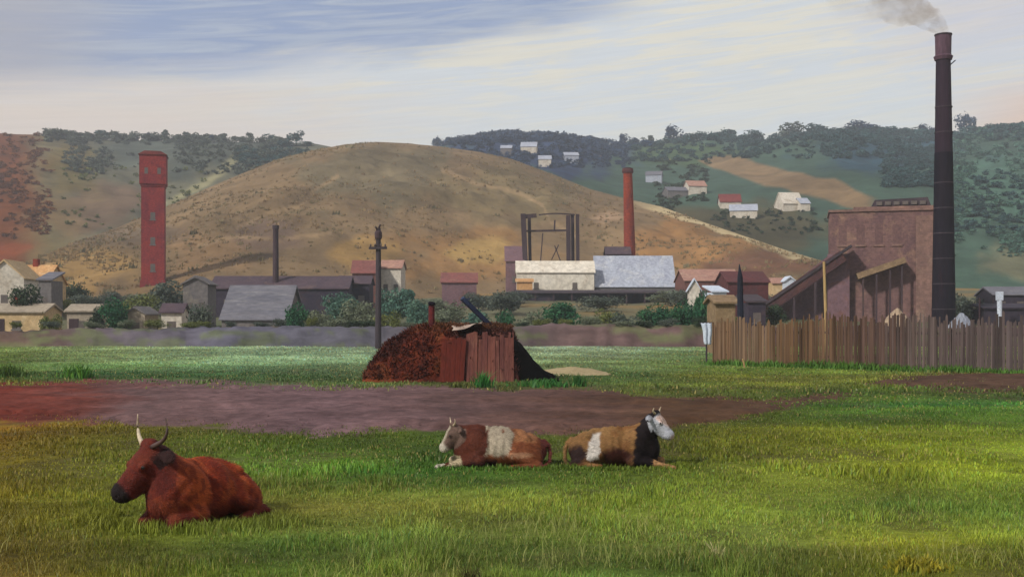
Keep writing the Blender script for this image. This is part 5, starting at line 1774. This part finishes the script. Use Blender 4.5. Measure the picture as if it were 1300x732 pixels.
# wooded slopes that read as one mass
def woodland():
    vs, fs, cs = [], [], []
    nb = 0
    spec = [((60, 400), (171, 183), 200, 'dim', 12), ((560, 830), (172, 187), 260, 'navy', 11), ((830, 1340), (160, 181), 400, 'bluegreen', 12),
            ((585, 800), (178, 214), 420, 'navy', 9), ((800, 1050), (178, 205), 260, 'bluegreen', 8), ((1050, 1190), (165, 238), 620, 'bluegreen', 9),
            ((1195, 1340), (160, 380), 700, 'teal', 9), ((830, 1060), (205, 300), 260, 'dark', 7), ((1195, 1340), (220, 300), 260, 'bluegreen', 9),
            ((80, 390), (180, 222), 420, 'dim', 8), ((300, 385), (190, 214), 120, 'bluegreen', 9), ((80, 260), (215, 290), 110, 'olive', 6), ((-60, 66), (172, 305), 520, 'russet', 7)]
    protos = {}
    n = 400000
    for which in ('left', 'right'):
        px = RNG.uniform(-60, 1345, n); d = RNG.uniform(290, 740 if which == 'right' else 600, n)
        x = U(px) * d
        z = far_z(x, d, which)
        other = np.maximum(far_z(x, d, 'right' if which == 'left' else 'left'), brown_z(x, d))
        py = PY0 - (z - EYE) / d * F
        ok = z > other
        cl = fbm(px * .02 + 3, py * .045, 4)
        for (xr, yr, cnt, pal, sz) in spec:
            m = ok & (px > xr[0]) & (px < xr[1]) & (py > yr[0]) & (py < yr[1])
            if pal in ('teal', 'dark', 'olive', 'dim', 'russet'): m &= (cl > .5) | (RNG.random(n) < .08)
            if pal in ('bluegreen', 'dark'):
                m &= ~((px > 900) & (px < 1120) & (py > 202) & (py < 268))
            idx = np.nonzero(m)[0]
            if which == 'left' and xr[0] > 500 or which == 'right' and xr[1] < 450 or not len(idx): continue
            # even out over the picture height
            hist, ed = np.histogram(py[idx], 12)
            wgt = 1.0 / np.maximum(hist[np.clip(np.digitize(py[idx], ed) - 1, 0, 11)], 1); wgt = wgt / wgt.sum()
            idx = RNG.choice(idx, min(cnt, len(idx)), replace=False, p=wgt)
            for i in idx:
                w = sz * RNG.uniform(.6, 1.5) * d[i] / F; h = w * RNG.uniform(.65, 1.0)
                key = (pal, int(RNG.integers(0, 6)))
                if key not in protos:
                    protos[key] = crown_mesh(key[1] * 31 + len(pal) * 7, 110, .11, *PAL[pal], shape='bush', lobes=7)
                v, f, c = protos[key]
                a = RNG.random() * 6.28
                R2 = np.array([[math.cos(a), -math.sin(a), 0], [math.sin(a), math.cos(a), 0], [0, 0, 1]])
                vv = (v @ R2.T) * np.array([w / .9, w / .9, h]) + np.array([x[i], d[i], z[i] - .15 * h])
                vs.append(vv); fs.append(f + nb); cs.append(c * RNG.uniform(.7, 1.3)); nb += len(v)
    o = meshobj('woodland', np.concatenate(vs), np.concatenate(fs), M['leaf'], cols=np.concatenate(cs))
    tag(o, 'hazy blue-green woodland covering the far hillsides', 'woodland', kind='stuff')


def dry_scrub():
    """tussocks of dry grass on the bare hill"""
    n = 8000
    px = RNG.uniform(20, 1060, n); t = RNG.random(n) ** .8
    R = np.interp(px, BR_PX, BR_D); d = 186 + (R - 4 - 186) * t
    x = U(px) * d
    z = brown_z(x, d)
    ok = (z > base_z(x, d) + .5) & (z > far_z(x, d, 'left')) & (z > far_z(x, d, 'right'))
    cl = fbm(x * .05, d * .05, 4)
    ok &= RNG.random(n) < sstep(.42, .62, cl) * .9 + .1
    px, d, x, z = px[ok], d[ok], x[ok], z[ok]
    k = 7; m = len(x)
    h = RNG.uniform(.22, .6, m)
    big = RNG.random(m) < .012
    h[big] *= 1.8
    base = np.stack([x, d, z], -1)
    col = np.array(A(146, 122, 86)) * (.9 + .3 * RNG.random((m, 1)))
    gr = RNG.random(m) < .4
    col[gr] = np.array(A(134, 120, 86)) * (.9 + .3 * RNG.random((gr.sum(), 1)))
    col[big] = np.array(A(124, 116, 86)) * (.8 + .4 * RNG.random((big.sum(), 1)))
    vs = []; cs = []
    for q in range(k):
        o1 = RNG.normal(0, .55, (m, 3)) * h[:, None] * np.array([1, 1, 0])
        a = RNG.random(m) * 6.28
        sd_ = np.stack([np.cos(a), np.sin(a), np.zeros(m)], -1) * h[:, None] * .45
        top = np.stack([RNG.normal(0, .25, m), RNG.normal(0, .25, m), .7 + .5 * RNG.random(m)], -1) * h[:, None]
        p = base + o1
        vs.append(np.stack([p - sd_ - [0, 0, .15], p + sd_ - [0, 0, .15], p + top], 1)); cs.append(np.repeat(col[:, None], 3, 1))
    v = np.concatenate(vs).reshape(-1, 3); c = np.concatenate(cs).reshape(-1, 3)
    o = meshobj('dry_scrub', v, np.arange(len(v)).reshape(-1, 3), M['grass'], cols=c)
    tag(o, 'dry tussock grass and low scrub on the bare brown hill', 'scrub', kind='stuff')


dry_scrub()
woodland()

# ---------------------------------------------------------------- weeds in the meadow
weed('weed_clump', 'bright green weed clump at the left on the far edge of the track', 'weeds', 98, 479, 44, 22, A(48, 96, 30), A(84, 120, 40), 160)
weed('weed_clump', 'dark green weeds at the left edge beyond the track', 'weeds', 12, 478, 46, 20, A(50, 80, 28), A(76, 96, 36), 140)
weed('weed_clump', 'upright green weeds at the foot of the hut boards', 'weeds', 614, 491, 30, 24, A(30, 88, 34), A(56, 112, 46), 130)
weed('weed_clump', 'wide low green weeds in front of the sand heap', 'weeds', 690, 490, 70, 12, A(34, 88, 36), A(64, 104, 44), 200)
weed('weed_clump', 'upright green tuft right of the tarred wing', 'weeds', 734, 490, 22, 20, A(34, 88, 36), A(64, 104, 44), 110)
weed('weed_clump', 'olive weeds in front of the hut door', 'weeds', 585, 492, 40, 10, A(84, 90, 36), A(70, 78, 34), 120)
weed('dark_tuft', 'dark brownish tuft at the bottom edge below the resting cows', 'weeds', 597, 745, 40, 36, A(56, 52, 30), A(84, 80, 40), 130)
weed('white_flowers', 'small pale flowering tuft near the bottom, right of centre', 'flowers', 910, 715, 26, 36, A(178, 166, 124), A(128, 128, 70), 50)
weed('yellow_weed', 'yellowish weed patch in the lower right foreground', 'weeds', 1165, 722, 80, 20, A(140, 128, 34), A(112, 112, 36), 260)

# ---------------------------------------------------------------- smoke
def smoke():
    pts = [(0, 0, .2, .55), (-.5, .2, 1.1, .9), (-1.6, .4, 2.1, 1.3), (-3.2, .7, 3.1, 1.8), (-5.2, 1.0, 3.9, 2.3), (-7.6, 1.4, 4.8, 2.7), (-10.5, 2.0, 5.6, 3.0), (1.6, .3, 3.6, 1.4)]
    h = .22
    lo = np.array([-14.5, -3.5, -.6]); hi_ = np.array([4, 6, 9.6])
    n = np.ceil((hi_ - lo) / h).astype(int)
    g = np.stack(np.meshgrid(*[lo[i] + h * np.arange(n[i]) for i in range(3)], indexing='ij'), -1).astype(np.float32)
    d = None
    for a, b in zip(pts[:6], pts[1:7]):
        e = sd_cap(g, a[:3], b[:3], a[3], b[3])
        d = e if d is None else smin(d, e, .6)
    d = d + (fbm(g[..., 0] * .9, g[..., 2] * .9 + g[..., 1] * .5, 3) - .5) * 1.3 * np.clip((g[..., 2]) / 2, 0, 1)
    v, f = surface_nets(d, lo, h)
    m = bpy.data.materials.new('smoke'); m.use_nodes = True
    nt = m.node_tree; nt.nodes.clear()
    out = nt.nodes.new('ShaderNodeOutputMaterial')
    pv = nt.nodes.new('ShaderNodeVolumePrincipled')
    pv.inputs['Color'].default_value = (.52, .43, .34, 1)
    tc = nt.nodes.new('ShaderNodeTexCoord')
    nf = noise(nt, tc.outputs['Object'], .55, 5, .6, None, .5)
    r = ramp(nt, nf, .38, .72)
    # thins out as it drifts
    sx = nt.nodes.new('ShaderNodeSeparateXYZ'); nt.links.new(tc.outputs['Object'], sx.inputs[0])
    th = nt.nodes.new('ShaderNodeMapRange')
    for q, w in (('From Min', -9.0), ('From Max', 0.0), ('To Min', .07), ('To Max', .8)):
        th.inputs[q].default_value = w
    nt.links.new(sx.outputs[0], th.inputs['Value'])
    mu = nt.nodes.new('ShaderNodeMath'); mu.operation = 'MULTIPLY'
    nt.links.new(r, mu.inputs[0]); nt.links.new(th.outputs[0], mu.inputs[1])
    nt.links.new(mu.outputs[0], pv.inputs['Density'])
    nt.links.new(pv.outputs[0], out.inputs['Volume'])
    o = meshobj('smoke', v, f, m)
    o.location = (cx_, cy_, cz_)
    tag(o, 'thin brownish smoke drifting left from the tall chimney', 'smoke', kind='stuff')


smoke()

# ---------------------------------------------------------------- haze
def haze(density=.00042):
    o = MB().box(-1500, 1500, -1500, 1500, -2.5, 172).build('haze', None)
    m = bpy.data.materials.new('haze'); m.use_nodes = True
    nt = m.node_tree; nt.nodes.clear()
    out = nt.nodes.new('ShaderNodeOutputMaterial')
    pv = nt.nodes.new('ShaderNodeVolumePrincipled')
    pv.inputs['Color'].default_value = (.80, .86, .95, 1)
    pv.inputs['Density'].default_value = density
    pv.inputs['Anisotropy'].default_value = 0.2
    nt.links.new(pv.outputs[0], out.inputs['Volume'])
    o.data.materials.append(m)
    tag(o, kind='stuff')
    o['label'] = 'pale blue air haze over the whole valley'


haze()

# ---------------------------------------------------------------- sky, sun, camera
SUN_DIR = Vector((-.62, -.55, .62)).normalized()


def world():
    w = bpy.data.worlds.new('World'); SC.world = w; w.use_nodes = True
    nt = w.node_tree; nt.nodes.clear()
    out = nt.nodes.new('ShaderNodeOutputWorld'); bg = nt.nodes.new('ShaderNodeBackground')
    nt.links.new(bg.outputs[0], out.inputs[0])
    sky = nt.nodes.new('ShaderNodeTexSky'); sky.sky_type = 'NISHITA'; sky.sun_disc = False
    sky.sun_elevation = math.asin(SUN_DIR.z); sky.sun_rotation = math.atan2(SUN_DIR.x, SUN_DIR.y) % (2 * math.pi)
    sky.air_density = 1.0; sky.dust_density = 1.5
    tc = nt.nodes.new('ShaderNodeTexCoord'); sp = nt.nodes.new('ShaderNodeSeparateXYZ')
    nt.links.new(tc.outputs['Generated'], sp.inputs[0])

    def ma(op, a, b=None, c=None, clamp=False):
        n = nt.nodes.new('ShaderNodeMath'); n.operation = op; n.use_clamp = clamp
        for i, q in enumerate((a, b, c)):
            if q is None: continue
            if hasattr(q, 'is_output'): nt.links.new(q, n.inputs[i])
            else: n.inputs[i].default_value = q
        return n.outputs[0]

    def ss(x, lo, hi):
        n = nt.nodes.new('ShaderNodeMapRange'); n.interpolation_type = 'SMOOTHSTEP'
        n.inputs['From Min'].default_value = lo; n.inputs['From Max'].default_value = hi
        nt.links.new(x, n.inputs['Value'])
        return n.outputs[0]
    x, y, z = sp.outputs
    hl = ma('MAXIMUM', ma('SQRT', ma('ADD', ma('MULTIPLY', x, x), ma('MULTIPLY', y, y))), .05)
    u = ma('DIVIDE', x, hl); v = ma('DIVIDE', z, hl)
    # streaky cloud coordinate, slightly tilted
    cv = nt.nodes.new('ShaderNodeCombineXYZ')
    nt.links.new(ma('MULTIPLY', u, 3.0), cv.inputs[0])
    nt.links.new(ma('MULTIPLY', ma('SUBTRACT', v, ma('MULTIPLY', u, .10)), 22.0), cv.inputs[1])
    nt.links.new(ma('MULTIPLY', y, 1.0), cv.inputs[2])
    n1 = noise(nt, cv.outputs[0], 1.0, 7, .62, None, .8)
    n2 = noise(nt, cv.outputs[0], 2.6, 7, .65, (1, 1.6, 1), 1.2)
    n3 = noise(nt, cv.outputs[0], 9.0, 4, .6, (.5, 2.2, 1), .6)
    soft = noise(nt, cv.outputs[0], .55, 4, .5, (1.6, .5, 1), .5)
    j = ma('MULTIPLY', ma('SUBTRACT', n1, .5), .16)
    K = 10.0

    def cc(r, g, b, k=1.0):
        q = lin((r, g, b)) * K * k
        return tuple(float(t) for t in q)
    # base: cool white, cream and rosy bands
    col = mixc(nt, cc(196, 199, 200), cc(212, 205, 186), ss(n2, .42, .58))
    low = ss(ma('ADD', v, ma('MULTIPLY', j, .5)), .24, .17)
    col = mixc(nt, col, cc(200, 202, 200), ma('MULTIPLY', low, .55))
    rosy = ma('MULTIPLY', ss(ma('ADD', u, j), .02, -.30), ss(ma('ADD', v, j), .25, .16))
    col = mixc(nt, col, cc(206, 188, 172), ma('MULTIPLY', rosy, .85))
    rosy2 = ma('MULTIPLY', ss(u, .34, .44), ss(ma('ADD', v, ma('MULTIPLY', j, .4)), .215, .17))
    col = mixc(nt, col, cc(212, 178, 152), ma('MULTIPLY', rosy2, .95))
    lav = ma('MULTIPLY', ss(ma('ADD', u, j), .26, .40), ss(v, .18, .26))
    col = mixc(nt, col, cc(186, 180, 188), ma('MULTIPLY', lav, .6))
    # open blue-grey strip above a slanting edge
    edge = ma('ADD', ma('MULTIPLY', u, .15), .252)
    blue = ss(ma('ADD', ma('SUBTRACT', v, edge), ma('MULTIPLY', j, .35)), -.012, .022)
    blue = ma('MULTIPLY', blue, ss(ma('ADD', u, ma('MULTIPLY', j, .6)), .16, .02))
    bcol = mixc(nt, cc(120, 136, 170), cc(150, 160, 178), ss(n2, .40, .68))
    bcol = mixc(nt, bcol, cc(150, 146, 152), ma('MULTIPLY', ss(u, -.30, -.42), .7))
    col = mixc(nt, col, bcol, ma('MULTIPLY', blue, .92))
    g = nt.nodes.new('ShaderNodeMapRange')
    for q, w_ in (('From Min', .3), ('From Max', .7), ('To Min', .955), ('To Max', 1.045)):
        g.inputs[q].default_value = w_
    nt.links.new(n3, g.inputs['Value'])
    col = mixc(nt, col, g.outputs[0], 1.0, 'MULTIPLY')
    tot = mixc(nt, sky.outputs[0], col, .86)
    nt.links.new(tot, bg.inputs[0])
    bg.inputs[1].default_value = .1 * SKYK


SKYK = 1.0
world()
sd = bpy.data.lights.new('sun', 'SUN'); sd.energy = 3.0; sd.angle = math.radians(5); sd.color = (1, .95, .87)
so = bpy.data.objects.new('sun', sd); link(so)
so.rotation_euler = (-SUN_DIR).to_track_quat('-Z', 'Y').to_euler()
so.location = (-60, -60, 80)

cd = bpy.data.cameras.new('camera'); cam = bpy.data.objects.new('camera', cd); link(cam)
cam.location = (0, 0, EYE); cam.rotation_euler = (math.radians(90), 0, 0)
cd.sensor_width = 36; cd.lens = F / 1300 * 36
cd.shift_y = (PY0 - 366) / 1300
cd.clip_start = .1; cd.clip_end = 6000
SC.camera = cam
SC.view_settings.view_transform = 'Standard'; SC.view_settings.look = 'None'
SC.view_settings.exposure = 0.42; SC.view_settings.gamma = 1.0
SC.cycles.use_denoising = True
SC.cycles.max_bounces = 6; SC.cycles.diffuse_bounces = 2; SC.cycles.transmission_bounces = 3; SC.cycles.volume_bounces = 1
SC.cycles.transparent_max_bounces = 8
